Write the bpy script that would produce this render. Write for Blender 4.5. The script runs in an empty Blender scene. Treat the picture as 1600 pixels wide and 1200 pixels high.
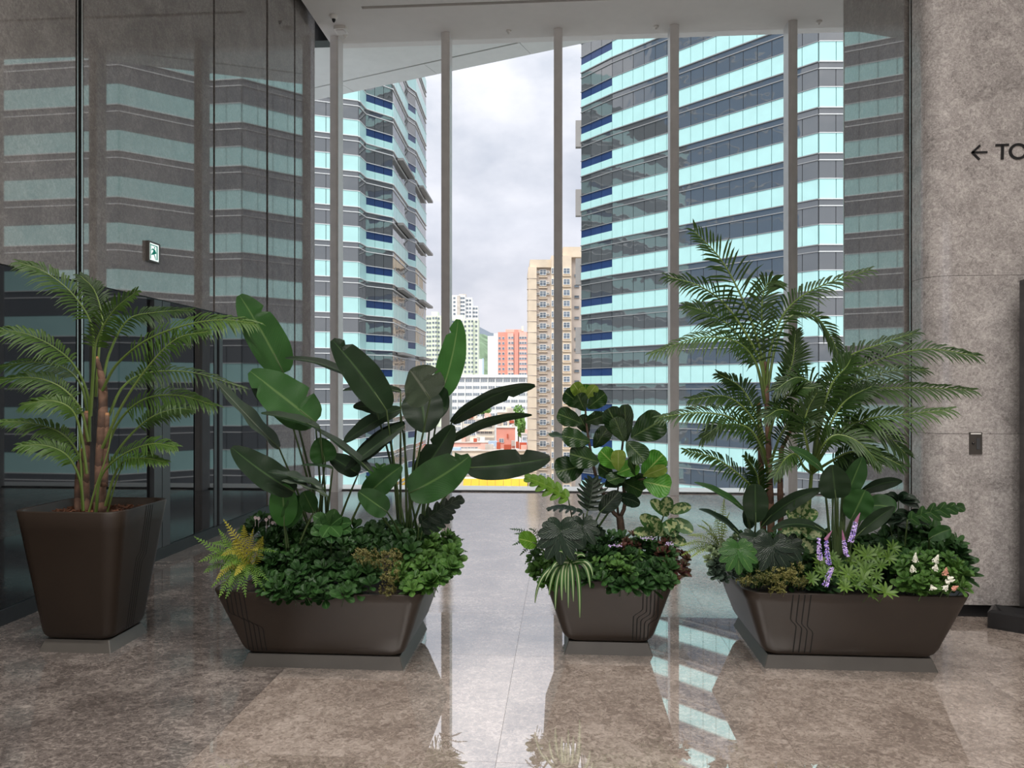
import bpy, bmesh, math, random
from mathutils import Vector, Matrix, Quaternion

random.seed(7)
SC = bpy.context.scene
COL = SC.collection
F = 1155.0            # focal length in pixels of the 1600 wide frame
CX, HY = 800.0, 610.0  # principal point (horizon row)
EYE = 1.5
YAW = math.radians(3.96)
CA, SA = math.cos(YAW), math.sin(YAW)

# ------------------------------------------------------------------ camera
cam_d = bpy.data.cameras.new('camera')
cam = bpy.data.objects.new('camera', cam_d)
COL.objects.link(cam)
cam.location = (0, 0, EYE)
cam.rotation_euler = (math.radians(90), 0, YAW)
cam_d.sensor_width = 36.0
cam_d.lens = 36.0 * F / 1600.0
cam_d.shift_y = 10.0 / 1600.0
cam_d.clip_start = 0.05
cam_d.clip_end = 6000
SC.camera = cam

# ------------------------------------------------------------------ world
world = bpy.data.worlds.new('overcast_sky'); SC.world = world
world.use_nodes = True
nt = world.node_tree; nt.nodes.clear()
def wn(t, **k):
    n = nt.nodes.new(t)
    for a, b in k.items(): setattr(n, a, b)
    return n
w_out = wn('ShaderNodeOutputWorld'); w_bg = wn('ShaderNodeBackground')
w_tc = wn('ShaderNodeTexCoord'); w_sep = wn('ShaderNodeSeparateXYZ')
nt.links.new(w_tc.outputs['Generated'], w_sep.inputs[0])
w_grad = wn('ShaderNodeValToRGB')
cr = w_grad.color_ramp
cr.elements[0].position = 0.0; cr.elements[0].color = (0.70, 0.72, 0.78, 1)
cr.elements[1].position = 1.0; cr.elements[1].color = (1.9, 1.95, 2.05, 1)
e = cr.elements.new(0.10); e.color = (0.76, 0.77, 0.84, 1)
e = cr.elements.new(0.22); e.color = (0.78, 0.81, 0.90, 1)
e = cr.elements.new(0.40); e.color = (1.12, 1.12, 1.17, 1)
nt.links.new(w_sep.outputs['Z'], w_grad.inputs[0])
w_map = wn('ShaderNodeMapping'); w_map.inputs['Scale'].default_value = (1.0, 1.0, 1.7)
w_map.inputs['Location'].default_value = (0.35, 0.1, 0.42)
nt.links.new(w_tc.outputs['Generated'], w_map.inputs[0])
w_no = wn('ShaderNodeTexNoise'); w_no.inputs['Scale'].default_value = 4.2
w_no.inputs['Detail'].default_value = 7; w_no.inputs['Roughness'].default_value = 0.52
nt.links.new(w_map.outputs[0], w_no.inputs['Vector'])
w_r2 = wn('ShaderNodeValToRGB')
w_r2.color_ramp.elements[0].position = 0.36; w_r2.color_ramp.elements[0].color = (0.70, 0.73, 0.79, 1)
w_r2.color_ramp.elements[1].position = 0.62; w_r2.color_ramp.elements[1].color = (1.16, 1.13, 1.13, 1)
nt.links.new(w_no.outputs['Fac'], w_r2.inputs[0])
w_mul = wn('ShaderNodeMix', data_type='RGBA', blend_type='MULTIPLY'); w_mul.inputs[0].default_value = 1.0
nt.links.new(w_grad.outputs[0], w_mul.inputs[6]); nt.links.new(w_r2.outputs[0], w_mul.inputs[7])
nt.links.new(w_mul.outputs[2], w_bg.inputs[0]); w_bg.inputs[1].default_value = 1.0
nt.links.new(w_bg.outputs[0], w_out.inputs[0])

# veiled sun behind the camera, very soft
sun_d = bpy.data.lights.new('veiled_sun', 'SUN'); sun_d.energy = 2.3; sun_d.angle = math.radians(40)
sun_d.color = (1.0, 0.97, 0.93)
sun = bpy.data.objects.new('veiled_sun', sun_d); COL.objects.link(sun)
sun.rotation_euler = (math.radians(48), 0, math.radians(-14))

SC.view_settings.view_transform = 'Standard'
SC.view_settings.look = 'None'
SC.view_settings.gamma = 1.0
SC.view_settings.use_curve_mapping = False
SC.view_settings.exposure = 0.0
CEIL = EYE + 5.23
LAMP_POWER = 125.0
for i, (lx, ly) in enumerate([(-1.7, -4.5), (1.9, -4.5), (-1.7, -1.2), (1.9, -1.2), (-1.7, 2.1), (1.9, 2.1)]):  # unseen fill lights added at the ceiling to brighten the interior
    ld = bpy.data.lights.new('lobby_downlight', 'AREA'); ld.shape = 'RECTANGLE'
    ld.size = 2.4; ld.size_y = 0.5; ld.energy = LAMP_POWER; ld.color = (1.0, 0.965, 0.92)
    ld.spread = math.radians(130)
    lo = bpy.data.objects.new('lobby_downlight', ld); COL.objects.link(lo)
    lo.location = (lx, ly, CEIL - 0.03)

# ------------------------------------------------------------------ projection helpers
def ray(px, py):
    xc = (px - CX) / F; yc = (HY - py) / F
    return Vector((xc * CA - SA, xc * SA + CA, yc))
def P(px, py, Y):                       # the point of a pixel on the room plane y = Y
    d = ray(px, py); return Vector((0, 0, EYE)) + d * (Y / d.y)
def PX(px, py, X):                      # ... on the room plane x = X
    d = ray(px, py); return Vector((0, 0, EYE)) + d * (X / d.x)
def G(px, py, z=0.0):                   # ... on a level plane
    d = ray(px, py); return Vector((0, 0, EYE)) + d * ((z - EYE) / d.z)
def W(xc, zc, z):                       # right / forward metres of the camera axes to room metres
    return Vector((xc * CA - zc * SA, xc * SA + zc * CA, z))
def WP(px, zc, z):
    return W((px - CX) / F * zc, zc, z)

# ------------------------------------------------------------------ materials
MAT = {}
def srgb(r, g, b):
    f = lambda c: (c / 255 / 12.92) if c / 255 <= 0.04045 else ((c / 255 + 0.055) / 1.055) ** 2.4
    return (f(r), f(g), f(b), 1)
def new_mat(name):
    m = bpy.data.materials.new(name); m.use_nodes = True
    b = m.node_tree.nodes['Principled BSDF']
    MAT[name] = m
    return m, m.node_tree, b
def N(t, kind, **k):
    n = t.nodes.new(kind)
    for a, b in k.items(): setattr(n, a, b)
    return n
def ramp(t, src, stops):
    r = N(t, 'ShaderNodeValToRGB'); c = r.color_ramp
    c.elements[0].position, c.elements[0].color = stops[0][0], stops[0][1]
    c.elements[1].position, c.elements[1].color = stops[-1][0], stops[-1][1]
    for p, col in stops[1:-1]:
        e = c.elements.new(p); e.color = col
    t.links.new(src, r.inputs[0]); return r
def plain(name, col, rough=0.5, metal=0.0, ior=1.5, var=0.12, scale=6.0, bump=0.0):
    """one colour with a little procedural mottling"""
    m, t, b = new_mat(name)
    g = N(t, 'ShaderNodeNewGeometry'); no = N(t, 'ShaderNodeTexNoise')
    no.inputs['Scale'].default_value = scale; no.inputs['Detail'].default_value = 4
    t.links.new(g.outputs['Position'], no.inputs['Vector'])
    lo = tuple(c * (1 - var) for c in col[:3]) + (1,); hi = tuple(min(1, c * (1 + var)) for c in col[:3]) + (1,)
    r = ramp(t, no.outputs['Fac'], [(0.3, lo), (0.7, hi)])
    t.links.new(r.outputs[0], b.inputs['Base Color'])
    b.inputs['Roughness'].default_value = rough; b.inputs['Metallic'].default_value = metal; b.inputs['IOR'].default_value = ior
    if bump:
        bp = N(t, 'ShaderNodeBump'); bp.inputs['Strength'].default_value = bump; bp.inputs['Distance'].default_value = 0.02
        t.links.new(no.outputs['Fac'], bp.inputs['Height']); t.links.new(bp.outputs[0], b.inputs['Normal'])
    return m

def stone(name, c_dark, c_mid, c_light, rough, ior, scale=1.0, vein=0.5, bump=0.0, stretch=(1, 1, 1), rand=True, wave=0.0):
    m, t, b = new_mat(name)
    g = N(t, 'ShaderNodeNewGeometry'); oi = N(t, 'ShaderNodeObjectInfo')
    add = N(t, 'ShaderNodeVectorMath', operation='ADD'); sc = N(t, 'ShaderNodeVectorMath', operation='SCALE')
    cv = N(t, 'ShaderNodeCombineXYZ')
    for k in range(3): t.links.new(oi.outputs['Random'], cv.inputs[k])
    t.links.new(cv.outputs[0], sc.inputs[0]); sc.inputs['Scale'].default_value = 37.0 if rand else 0.0
    t.links.new(g.outputs['Position'], add.inputs[0]); t.links.new(sc.outputs[0], add.inputs[1])
    mp = N(t, 'ShaderNodeMapping'); mp.inputs['Scale'].default_value = stretch
    t.links.new(add.outputs[0], mp.inputs[0])
    n1 = N(t, 'ShaderNodeTexNoise'); n1.inputs['Scale'].default_value = 2.2 * scale; n1.inputs['Detail'].default_value = 9
    n1.inputs['Roughness'].default_value = 0.68; n1.inputs['Distortion'].default_value = 0.7
    t.links.new(mp.outputs[0], n1.inputs['Vector'])
    n2 = N(t, 'ShaderNodeTexNoise'); n2.inputs['Scale'].default_value = 27 * scale; n2.inputs['Detail'].default_value = 8
    n2.inputs['Roughness'].default_value = 0.7; n2.inputs['Distortion'].default_value = 1.2
    t.links.new(mp.outputs[0], n2.inputs['Vector'])
    mx = N(t, 'ShaderNodeMath', operation='ADD'); ml = N(t, 'ShaderNodeMath', operation='MULTIPLY'); ml.inputs[1].default_value = 0.38
    ml2 = N(t, 'ShaderNodeMath', operation='MULTIPLY'); ml2.inputs[1].default_value = 0.62
    t.links.new(n1.outputs['Fac'], ml.inputs[0]); t.links.new(n2.outputs['Fac'], ml2.inputs[0])
    t.links.new(ml.outputs[0], mx.inputs[0]); t.links.new(ml2.outputs[0], mx.inputs[1])
    r = ramp(t, mx.outputs[0], [(0.37, c_dark), (0.5, c_mid), (0.63, c_light)])
    # thin pale veins
    vo = N(t, 'ShaderNodeTexVoronoi', feature='DISTANCE_TO_EDGE'); vo.inputs['Scale'].default_value = 1.6 * scale
    wv = N(t, 'ShaderNodeVectorMath', operation='ADD'); ws = N(t, 'ShaderNodeVectorMath', operation='SCALE'); ws.inputs['Scale'].default_value = 0.9
    n3 = N(t, 'ShaderNodeTexNoise'); n3.inputs['Scale'].default_value = 3.1 * scale; n3.inputs['Detail'].default_value = 6
    t.links.new(mp.outputs[0], n3.inputs['Vector']); t.links.new(n3.outputs['Color'], ws.inputs[0])
    t.links.new(mp.outputs[0], wv.inputs[0]); t.links.new(ws.outputs[0], wv.inputs[1]); t.links.new(wv.outputs[0], vo.inputs['Vector'])
    vr = ramp(t, vo.outputs['Distance'], [(0.0, (vein, vein, vein, 1)), (0.012, (vein * 0.3,) * 3 + (1,)), (0.03, (0, 0, 0, 1))])
    mix = N(t, 'ShaderNodeMix', data_type='RGBA'); t.links.new(vr.outputs[0], mix.inputs[0])
    t.links.new(r.outputs[0], mix.inputs[6]); mix.inputs[7].default_value = tuple(min(1, c * 1.7) for c in c_light[:3]) + (1,)
    t.links.new(mix.outputs[2], b.inputs['Base Color'])
    b.inputs['Roughness'].default_value = rough; b.inputs['IOR'].default_value = ior
    if bump or wave:
        bp = N(t, 'ShaderNodeBump'); bp.inputs['Strength'].default_value = bump if bump else wave
        bp.inputs['Distance'].default_value = 0.002 if bump else 0.01
        if wave:
            n4 = N(t, 'ShaderNodeTexNoise'); n4.inputs['Scale'].default_value = 2.0; n4.inputs['Detail'].default_value = 1
            t.links.new(g.outputs['Position'], n4.inputs['Vector']); t.links.new(n4.outputs['Fac'], bp.inputs['Height'])
        else:
            t.links.new(n2.outputs['Fac'], bp.inputs['Height'])
        t.links.new(bp.outputs[0], b.inputs['Normal'])
    return m

stone('floor_stone', srgb(114, 101, 94), srgb(160, 146, 136), srgb(204, 190, 180), 0.02, 5.2, 1.3, 0.10)
stone('floor_stone_dark', srgb(66, 60, 57), srgb(98, 90, 86), srgb(150, 140, 133), 0.06, 1.75, 1.3, 0.18, stretch=(1, 1.2, 1))
stone('floor_stone_honed', srgb(114, 101, 94), srgb(160, 146, 136), srgb(204, 190, 180), 0.05, 5.2, 1.3, 0.10, bump=0.10)
stone('wall_stone', srgb(104, 100, 97), srgb(126, 121, 117), srgb(152, 147, 143), 0.02, 2.1, 1.3, 0.12)
stone('pier_stone', srgb(120, 115, 113), srgb(160, 154, 151), srgb(198, 192, 188), 0.12, 1.7, 1.7, 0.12)
plain('dark_glass', (0.006, 0.008, 0.010, 1), 0.02, ior=1.6, var=0.05)
plain('black_metal', (0.010, 0.010, 0.011, 1), 0.35, var=0.1)
plain('grey_frame', (0.045, 0.048, 0.052, 1), 0.3, var=0.1)
plain('bright_metal', (0.55, 0.54, 0.52, 1), 0.25, metal=1.0, var=0.05)
plain('ceiling_paint', srgb(212, 208, 203), 0.7, var=0.02)
plain('soffit_panel', srgb(224, 226, 222), 0.5, var=0.03)
plain('mullion_metal', srgb(222, 219, 216), 0.35, metal=0.0, var=0.06)
plain('wall_paint', srgb(190, 184, 176), 0.7, var=0.03)
plain('grout', srgb(96, 86, 79), 0.8)
plain('white_plastic', srgb(225, 222, 216), 0.4, var=0.02)
plain('planter_bronze', srgb(46, 37, 30), 0.42, metal=0.0, ior=1.38, var=0.10, scale=3.0)
plain('planter_groove', (0.003, 0.0025, 0.002, 1), 0.9)
plain('plinth_metal', srgb(84, 80, 75), 0.4, metal=0.1, var=0.08)
plain('soil', srgb(40, 28, 20), 0.95, var=0.4, scale=40, bump=0.6)
plain('bark', srgb(92, 56, 36), 0.85, var=0.45, scale=25, bump=0.4)

def glass_mat(name, tint, refl):
    m = bpy.data.materials.new(name); m.use_nodes = True; t = m.node_tree; t.nodes.clear(); MAT[name] = m
    o = N(t, 'ShaderNodeOutputMaterial'); tr = N(t, 'ShaderNodeBsdfTransparent'); gl = N(t, 'ShaderNodeBsdfGlossy')
    tr.inputs[0].default_value = tint; gl.inputs['Roughness'].default_value = 0.0
    fr = N(t, 'ShaderNodeFresnel'); fr.inputs['IOR'].default_value = refl
    mx = N(t, 'ShaderNodeMixShader'); t.links.new(fr.outputs[0], mx.inputs[0])
    t.links.new(tr.outputs[0], mx.inputs[1]); t.links.new(gl.outputs[0], mx.inputs[2]); t.links.new(mx.outputs[0], o.inputs[0])
    return m
glass_mat('window_glass', (0.97, 0.99, 0.985, 1), 1.25)

def emit_mat(name, col, s):
    m, t, b = new_mat(name)
    b.inputs['Base Color'].default_value = col; b.inputs['Emission Color'].default_value = col
    b.inputs['Emission Strength'].default_value = s
    return m
emit_mat('sign_white', (0.85, 0.97, 0.93, 1), 0.85)
emit_mat('sign_green', (0.02, 0.22, 0.17, 1), 0.5)
emit_mat('lamp_diffuser', (1.0, 0.95, 0.88, 1), 1.5)

# ------------------------------------------------------------------ mesh helpers
class MB:
    def __init__(s): s.v = []; s.f = []; s.m = []; s.uv = {}
    def add(s, verts, faces, mi=0, uvs=None):
        o = len(s.v); s.v += [tuple(x) for x in verts]
        for k, f in enumerate(faces):
            if uvs: s.uv[len(s.f)] = [uvs[i] for i in f]
            s.f.append(tuple(i + o for i in f)); s.m.append(mi)
    def box(s, a, b, mi=0):
        x0, y0, z0 = a; x1, y1, z1 = b
        s.add([(x0, y0, z0), (x1, y0, z0), (x1, y1, z0), (x0, y1, z0), (x0, y0, z1), (x1, y0, z1), (x1, y1, z1), (x0, y1, z1)],
              [(0, 3, 2, 1), (4, 5, 6, 7), (0, 1, 5, 4), (1, 2, 6, 5), (2, 3, 7, 6), (3, 0, 4, 7)], mi)
    def prism(s, poly, z0, z1, mi=0):
        n = len(poly)
        vs = [(p[0], p[1], z0) for p in poly] + [(p[0], p[1], z1) for p in poly]
        fs = [tuple(range(n))[::-1], tuple(range(n, 2 * n))] + [(i, (i + 1) % n, n + (i + 1) % n, n + i) for i in range(n)]
        s.add(vs, fs, mi)
    def slab(s, p0, p1, z0, z1, t, mi=0):
        """upright slab whose face runs from p0 to p1 (xy); t = thickness behind it (left normal)"""
        p0 = Vector(p0[:2]); p1 = Vector(p1[:2]); d = (p1 - p0).normalized(); n = Vector((-d.y, d.x)) * t
        s.prism([p0, p1, p1 + n, p0 + n], z0, z1, mi)
    def tube(s, path, radii, sides=6, mi=0, cap=True):
        path = [Vector(p) for p in path]; n = len(path)
        if not hasattr(radii, '__len__'): radii = [radii] * n
        vs = []; up = None
        for i, p in enumerate(path):
            tg = (path[min(i + 1, n - 1)] - path[max(i - 1, 0)])
            tg = tg.normalized() if tg.length > 1e-9 else Vector((0, 0, 1))
            if up is None: up = tg.orthogonal().normalized()
            up = (up - tg * up.dot(tg)); up = up.normalized() if up.length > 1e-6 else tg.orthogonal().normalized()
            sd = tg.cross(up)
            for k in range(sides):
                a = 2 * math.pi * k / sides
                vs.append(p + (up * math.cos(a) + sd * math.sin(a)) * radii[i])
        fs = []
        for i in range(n - 1):
            for k in range(sides):
                fs.append((i * sides + k, i * sides + (k + 1) % sides, (i + 1) * sides + (k + 1) % sides, (i + 1) * sides + k))
        if cap:
            fs.append(tuple(range(sides))[::-1]); fs.append(tuple(range((n - 1) * sides, n * sides)))
        s.add(vs, fs, mi)
    def mesh(s, name, mats, origin=(0, 0, 0), smooth=False):
        me = bpy.data.meshes.new(name); o = Vector(origin)
        me.from_pydata([tuple(Vector(v) - o) for v in s.v], [], s.f)
        if isinstance(mats, str): mats = [mats]
        for m in mats: me.materials.append(MAT[m])
        if len(mats) > 1: me.polygons.foreach_set('material_index', s.m)
        if s.uv:
            ul = me.uv_layers.new(name='UVMap')
            for fi, uvs in s.uv.items():
                p = me.polygons[fi]
                for k, li in enumerate(p.loop_indices): ul.data[li].uv = uvs[k]
        if smooth: me.polygons.foreach_set('use_smooth', [True] * len(me.polygons))
        me.update(); return me
    def build(s, name, mats, parent=None, origin=None, smooth=False):
        if origin is None: origin = wloc(parent) if parent else (0, 0, 0)
        ob = bpy.data.objects.new(name, s.mesh(name, mats, origin, smooth)); COL.objects.link(ob)
        if parent: ob.parent = parent
        else: ob.location = origin
        return ob
def wloc(o):
    l = Vector(o.location)
    while o.parent: o = o.parent; l = l + Vector(o.location)
    return l
def empty(name, loc, label=None, cat=None, group=None, kind=None):
    o = bpy.data.objects.new(name, None); COL.objects.link(o); o.location = loc; o.empty_display_size = 0.1
    return tag(o, label, cat, group, kind)
def tag(o, label=None, cat=None, group=None, kind=None):
    if label: o['label'] = label
    if cat: o['category'] = cat
    if group: o['group'] = group
    if kind: o['kind'] = kind
    return o
def inst(name, me, parent, loc=(0, 0, 0), rot=(0, 0, 0), scale=(1, 1, 1)):
    o = bpy.data.objects.new(name, me); COL.objects.link(o); o.parent = parent
    o.location = loc; o.rotation_mode = 'XYZ'; o.rotation_euler = rot; o.scale = scale
    return o
def stuff(o): o['kind'] = 'stuff'; return o

# ------------------------------------------------------------------ the setting
LX = -3.58            # left wall plane
GY = 10.95            # glass plane
def wall_y(px): return PX(px, HY, LX).y
TW, TR = 1.23, [-8, -6.8, -5.6, -4.4, -3.2, -2.0, -0.63, 0.57, 1.77, 2.97, 4.17, 4.95, 6.15, 7.35, 8.55, 9.75, GY + 0.3]
fl = MB(); fl.box((-3.9, -8, -0.4), (7.0, GY + 0.3, -0.006))
floor = tag(fl.build('floor', 'grout'), 'polished brown stone tile floor mirroring the window wall', None, None, 'structure')
xs = [LX - 0.3] + [-1.5 + TW * k for k in range(0, 7)] + [7.0]
for j in range(len(TR) - 1):
    for i in range(len(xs) - 1):
        x0, x1, y0, y1 = xs[i], xs[i + 1], TR[j], TR[j + 1]
        g = 0.0007
        m = MB(); m.box((x0 + g, y0 + g, -0.012), (x1 - g, y1 - g, 0.0))
        mt = 'floor_stone_dark' if i == 0 else ('floor_stone_honed' if y0 >= 4.9 else 'floor_stone')
        m.build('tile', mt, floor)

# left wall: stone above, dark glass band below
WEND = wall_y(491)
wl = MB(); wl.box((LX - 0.35, -8, 0), (LX - 0.03, WEND - 0.02, 7.4))
wall_left = tag(wl.build('wall_left', 'black_metal'), 'stone and dark glass clad side wall', None, None, 'structure')
BAND = 2.31
BEND = wall_y(420)
joints_up = [-8, -4.9, -2.0, 1.3, wall_y(-420), wall_y(118)]
def panel(m0, y0, y1, z0, z1, mat, name, x=LX, t=0.03):
    m = MB(); m.box((x - t, y0, z0), (x, y1, z1)); return m.build(name, mat, wall_left)
ups = [(-8, -4.4), (-4.39, -0.8), (-0.79, 2.0), (2.01, wall_y(118)), (wall_y(131), wall_y(333)), (wall_y(336), wall_y(416)), (wall_y(419), wall_y(459.5)), (wall_y(461.5), WEND)]
for y0, y1 in ups:
    z0 = BAND if y0 < BEND - 0.1 else 0.09
    panel(None, y0, y1, z0, CEIL + 0.12, 'wall_stone', 'stone_panel')
lows = [(-8, -4.4), (-4.39, -0.8), (-0.79, 2.0), (2.01, wall_y(118)), (wall_y(131), wall_y(229)), (wall_y(265), wall_y(302)), (wall_y(304), wall_y(333)), (wall_y(347), wall_y(416))]
for y0, y1 in lows:
    panel(None, y0, y1, 0.10, BAND - 0.012, 'dark_glass', 'glass_panel', LX + 0.002)
panel(None, wall_y(239), wall_y(251), 0.10, BAND - 0.012, 'grey_frame', 'door_post', LX + 0.012, 0.06)
panel(None, wall_y(252), wall_y(264), 0.10, BAND - 0.012, 'grey_frame', 'door_post', LX + 0.012, 0.06)
panel(None, wall_y(334), wall_y(338), 0.10, BAND - 0.012, 'grey_frame', 'door_post', LX + 0.006, 0.06)
panel(None, wall_y(342), wall_y(347), 0.10, BAND - 0.012, 'grey_frame', 'door_post', LX + 0.006, 0.06)
for pa, pb, mt in ((119.5, 121, 'bright_metal'), (126, 128.5, 'bright_metal')):
    panel(None, wall_y(pa), wall_y(pb), 0.10, CEIL + 0.12, mt, 'metal_strip', LX + 0.006, 0.03)
panel(None, WEND, WEND + 0.012, 0.09, CEIL + 0.1, 'bright_metal', 'edge_trim', LX + 0.003, 0.05)  # bright strip standing in for the sunlit end of the wall
bb = MB(); bb.box((LX - 0.02, -8, 0.0), (LX + 0.02, WEND, 0.092)); bb.box((LX + 0.0, -8, 0.092), (LX + 0.024, WEND, 0.10))
tag(bb.build('baseboard_left', 'black_metal'), 'low black skirting along the dark glass wall', None, None, 'structure')

# ceiling with dark linear slot
CE0 = -3.50
SLY = G(570, 12, CEIL).y
ce = MB()
ce.box((CE0, -8, CEIL), (7.0, SLY - 0.035, CEIL + 0.3)); ce.box((CE0, SLY + 0.035, CEIL), (7.0, GY + 0.15, CEIL + 0.3))
ce.box((CE0, SLY - 0.035, CEIL), (G(565, 12, CEIL).x, SLY + 0.035, CEIL + 0.3))
ceiling = tag(ce.build('ceiling', 'ceiling_paint'), 'plain off-white plaster ceiling', None, None, 'structure')
sl = MB(); sl.box((G(565, 12, CEIL).x, SLY - 0.035, CEIL + 0.06), (7.0, SLY + 0.035, CEIL + 0.3))
sl.build('linear_slot', 'black_metal', ceiling)
cap = MB(); cap.box((LX - 0.3, -8, CEIL + 0.45), (CE0 + 0.2, GY + 0.15, CEIL + 0.5)); cap.build('shadow_gap', 'black_metal', ceiling)
cb = MB(); cb.box((LX - 0.32, GY - 0.12, CEIL + 0.0), (CE0 - 0.001, GY + 0.1, CEIL + 0.5)); cb.build('shadow_gap', 'black_metal', ceiling)
for i, (lx, ly) in enumerate([(-1.7, -4.5), (1.9, -4.5), (-1.7, -1.2), (1.9, -1.2), (-1.7, 2.1), (1.9, 2.1)]):  # frames around the added fill lights
    m = MB()
    for (a, b) in (((lx - 1.24, ly - 0.29, CEIL - 0.02), (lx + 1.24, ly - 0.25, CEIL)), ((lx - 1.24, ly + 0.25, CEIL - 0.02), (lx + 1.24, ly + 0.29, CEIL)),
                   ((lx - 1.24, ly - 0.25, CEIL - 0.02), (lx - 1.2, ly + 0.25, CEIL)), ((lx + 1.2, ly - 0.25, CEIL - 0.02), (lx + 1.24, ly + 0.25, CEIL))): m.box(a, b)
    m.build('light_frame', 'white_plastic', ceiling)

# right pier with rounded corner
RX, PY, PR = 2.42, 5.07, 0.14
def right_y(px): return PX(px, HY, RX).y
PB = right_y(1319)
pier = tag(empty('wall_right', (RX, PY, 0)), 'grey-brown stone pier with rounded corner and black joint', None, None, 'structure')
def arc_poly(y_end):
    pts = [(5.4, PY)]
    for k in range(0, 13):
        a = -math.pi / 2 - k * math.pi / 24
        pts.append((RX + PR + PR * math.cos(a), PY + PR + PR * math.sin(a)))
    pts += [(RX, y_end), (5.4, y_end)]
    return pts
zj = [0.085, P(1560, 692 - 14, PY).z + 0.0, P(1560, 430, PY).z, CEIL + 0.3]
for a, b in zip(zj[:-1], zj[1:]):
    m = MB(); m.prism(arc_poly(right_y(1425))[::-1], a + 0.0012, b - 0.0012)
    o = m.build('stone_block', 'pier_stone', pier)
m = MB(); m.box((RX + 0.06, right_y(1425), 0), (5.4, right_y(1413), CEIL + 0.3)); m.build('black_joint', 'black_metal', pier)
m = MB(); m.box((RX + 0.004, right_y(1421.5), 0), (RX + 0.08, right_y(1420.3), CEIL + 0.3)); m.build('metal_strip', 'bright_metal', pier)
m = MB(); m.box((RX, right_y(1413), 0.085), (5.4, PB, CEIL + 0.3)); m.build('stone_panel', 'wall_stone', pier)
m = MB(); m.box((RX - 0.003, PB, 0.085), (RX + 0.05, PB + 0.015, CEIL + 0.1)); m.build('edge_trim', 'bright_metal', pier)  # bright strip imitating sky light on the pier's back edge
bb = MB(); bb.box((RX + 0.03, PY + 0.03, 0), (5.4, PB - 0.01, 0.086))
tag(bb.build('baseboard_right', 'black_metal'), 'recessed black skirting under the stone pier', None, None, 'structure')
# far right and rear enclosure (never in the frame)
m = MB(); m.box((7.0, -8, 0), (7.3, GY + 0.3, 7.4)); tag(m.build('wall_side', 'wall_paint'), 'plain painted side wall', None, None, 'structure')
m = MB(); m.box((-3.9, -8.3, 0), (7.3, -8, 1.0)); m.box((-3.9, -8.3, 5.2), (7.3, -8, 7.4)); tag(m.build('wall_back', 'wall_paint'), 'rear wall with a wide opening', None, None, 'structure')

# window wall
mx = [-5.12 + 1.69 * k for k in range(1, 8)]
mxp = [P(522, HY, GY - 0.25).x, P(696, HY, GY - 0.25).x, P(872, HY, GY - 0.25).x, P(1054, HY, GY - 0.25).x, P(1239, HY, GY - 0.25).x]
step = mxp[4] - mxp[3]
mxp += [mxp[-1] + step, mxp[-1] + 2 * step]
win = tag(empty('window_1', (0, GY, 0)), 'full-height glass wall with grey metal fins', None, None, 'structure')
for x in mxp:
    m = MB(); m.box((x - 0.062, GY - 0.25, 0), (x + 0.062, GY - 0.012, CEIL + 0.02)); m.box((x - 0.03, GY - 0.262, 0), (x + 0.03, GY - 0.25, CEIL))
    m.build('mullion', 'mullion_metal', win)
gx = [LX - 0.35] + mxp + [7.0]
for a, b in zip(gx[:-1], gx[1:]):
    m = MB(); m.add([(a, GY, 0.022), (b, GY, 0.022), (b, GY, CEIL), (a, GY, CEIL)], [(0, 1, 2, 3)]); m.build('pane', 'window_glass', win)
m = MB(); m.box((LX - 0.35, GY - 0.05, 0), (7.0, GY + 0.45, 0.022)); m.build('sill', 'white_plastic', win)
m = MB(); m.box((LX - 0.35, GY - 0.07, 0), (7.0, GY - 0.05, 0.016)); m.build('floor_channel', 'grey_frame', win)

# canopy soffit outside, edge running obliquely away
sof = tag(empty('trim_1', (0, GY, CEIL)), 'pale exterior canopy soffit outside the glass', None, None, 'structure')
SZ = CEIL + 0.03
e0 = G(905, 69, SZ); e1 = G(533, 148, SZ); dv = (e1 - e0).normalized()
e2 = e0 + dv * 16; e00 = e0 - dv * 0.9
nv = Vector((dv.y, -dv.x, 0)); nv = nv if nv.y < 0 else -nv
def strip(o0, o1, s0, s1, z0, z1, name, mat):
    a, b = e0 + dv * s0, e0 + dv * s1
    m = MB(); m.prism([a + nv * o0, b + nv * o0, b + nv * o1, a + nv * o1][::-1], z0, z1); m.build(name, mat, sof)
for k in range(8):
    strip(0.0, 0.42, k * 1.7 - 0.9 + 0.004, k * 1.7 + 0.8 - 0.004, SZ, SZ + 0.3, 'soffit_panel', 'soffit_panel')
strip(0.0, 0.48, -0.9, 14, SZ + 0.03, SZ + 0.3, 'slot', 'grey_frame')
pa = e0 + nv * 0.455
m = MB()
q0 = pa - dv * 0.2; q1 = pa + dv * 14
m.prism([(q0.x, q0.y), (q1.x, q1.y), (q1.x, GY + 0.13), (q0.x, GY + 0.13)], SZ, SZ + 0.3); m.build('soffit_panel', 'soffit_panel', sof)

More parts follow.
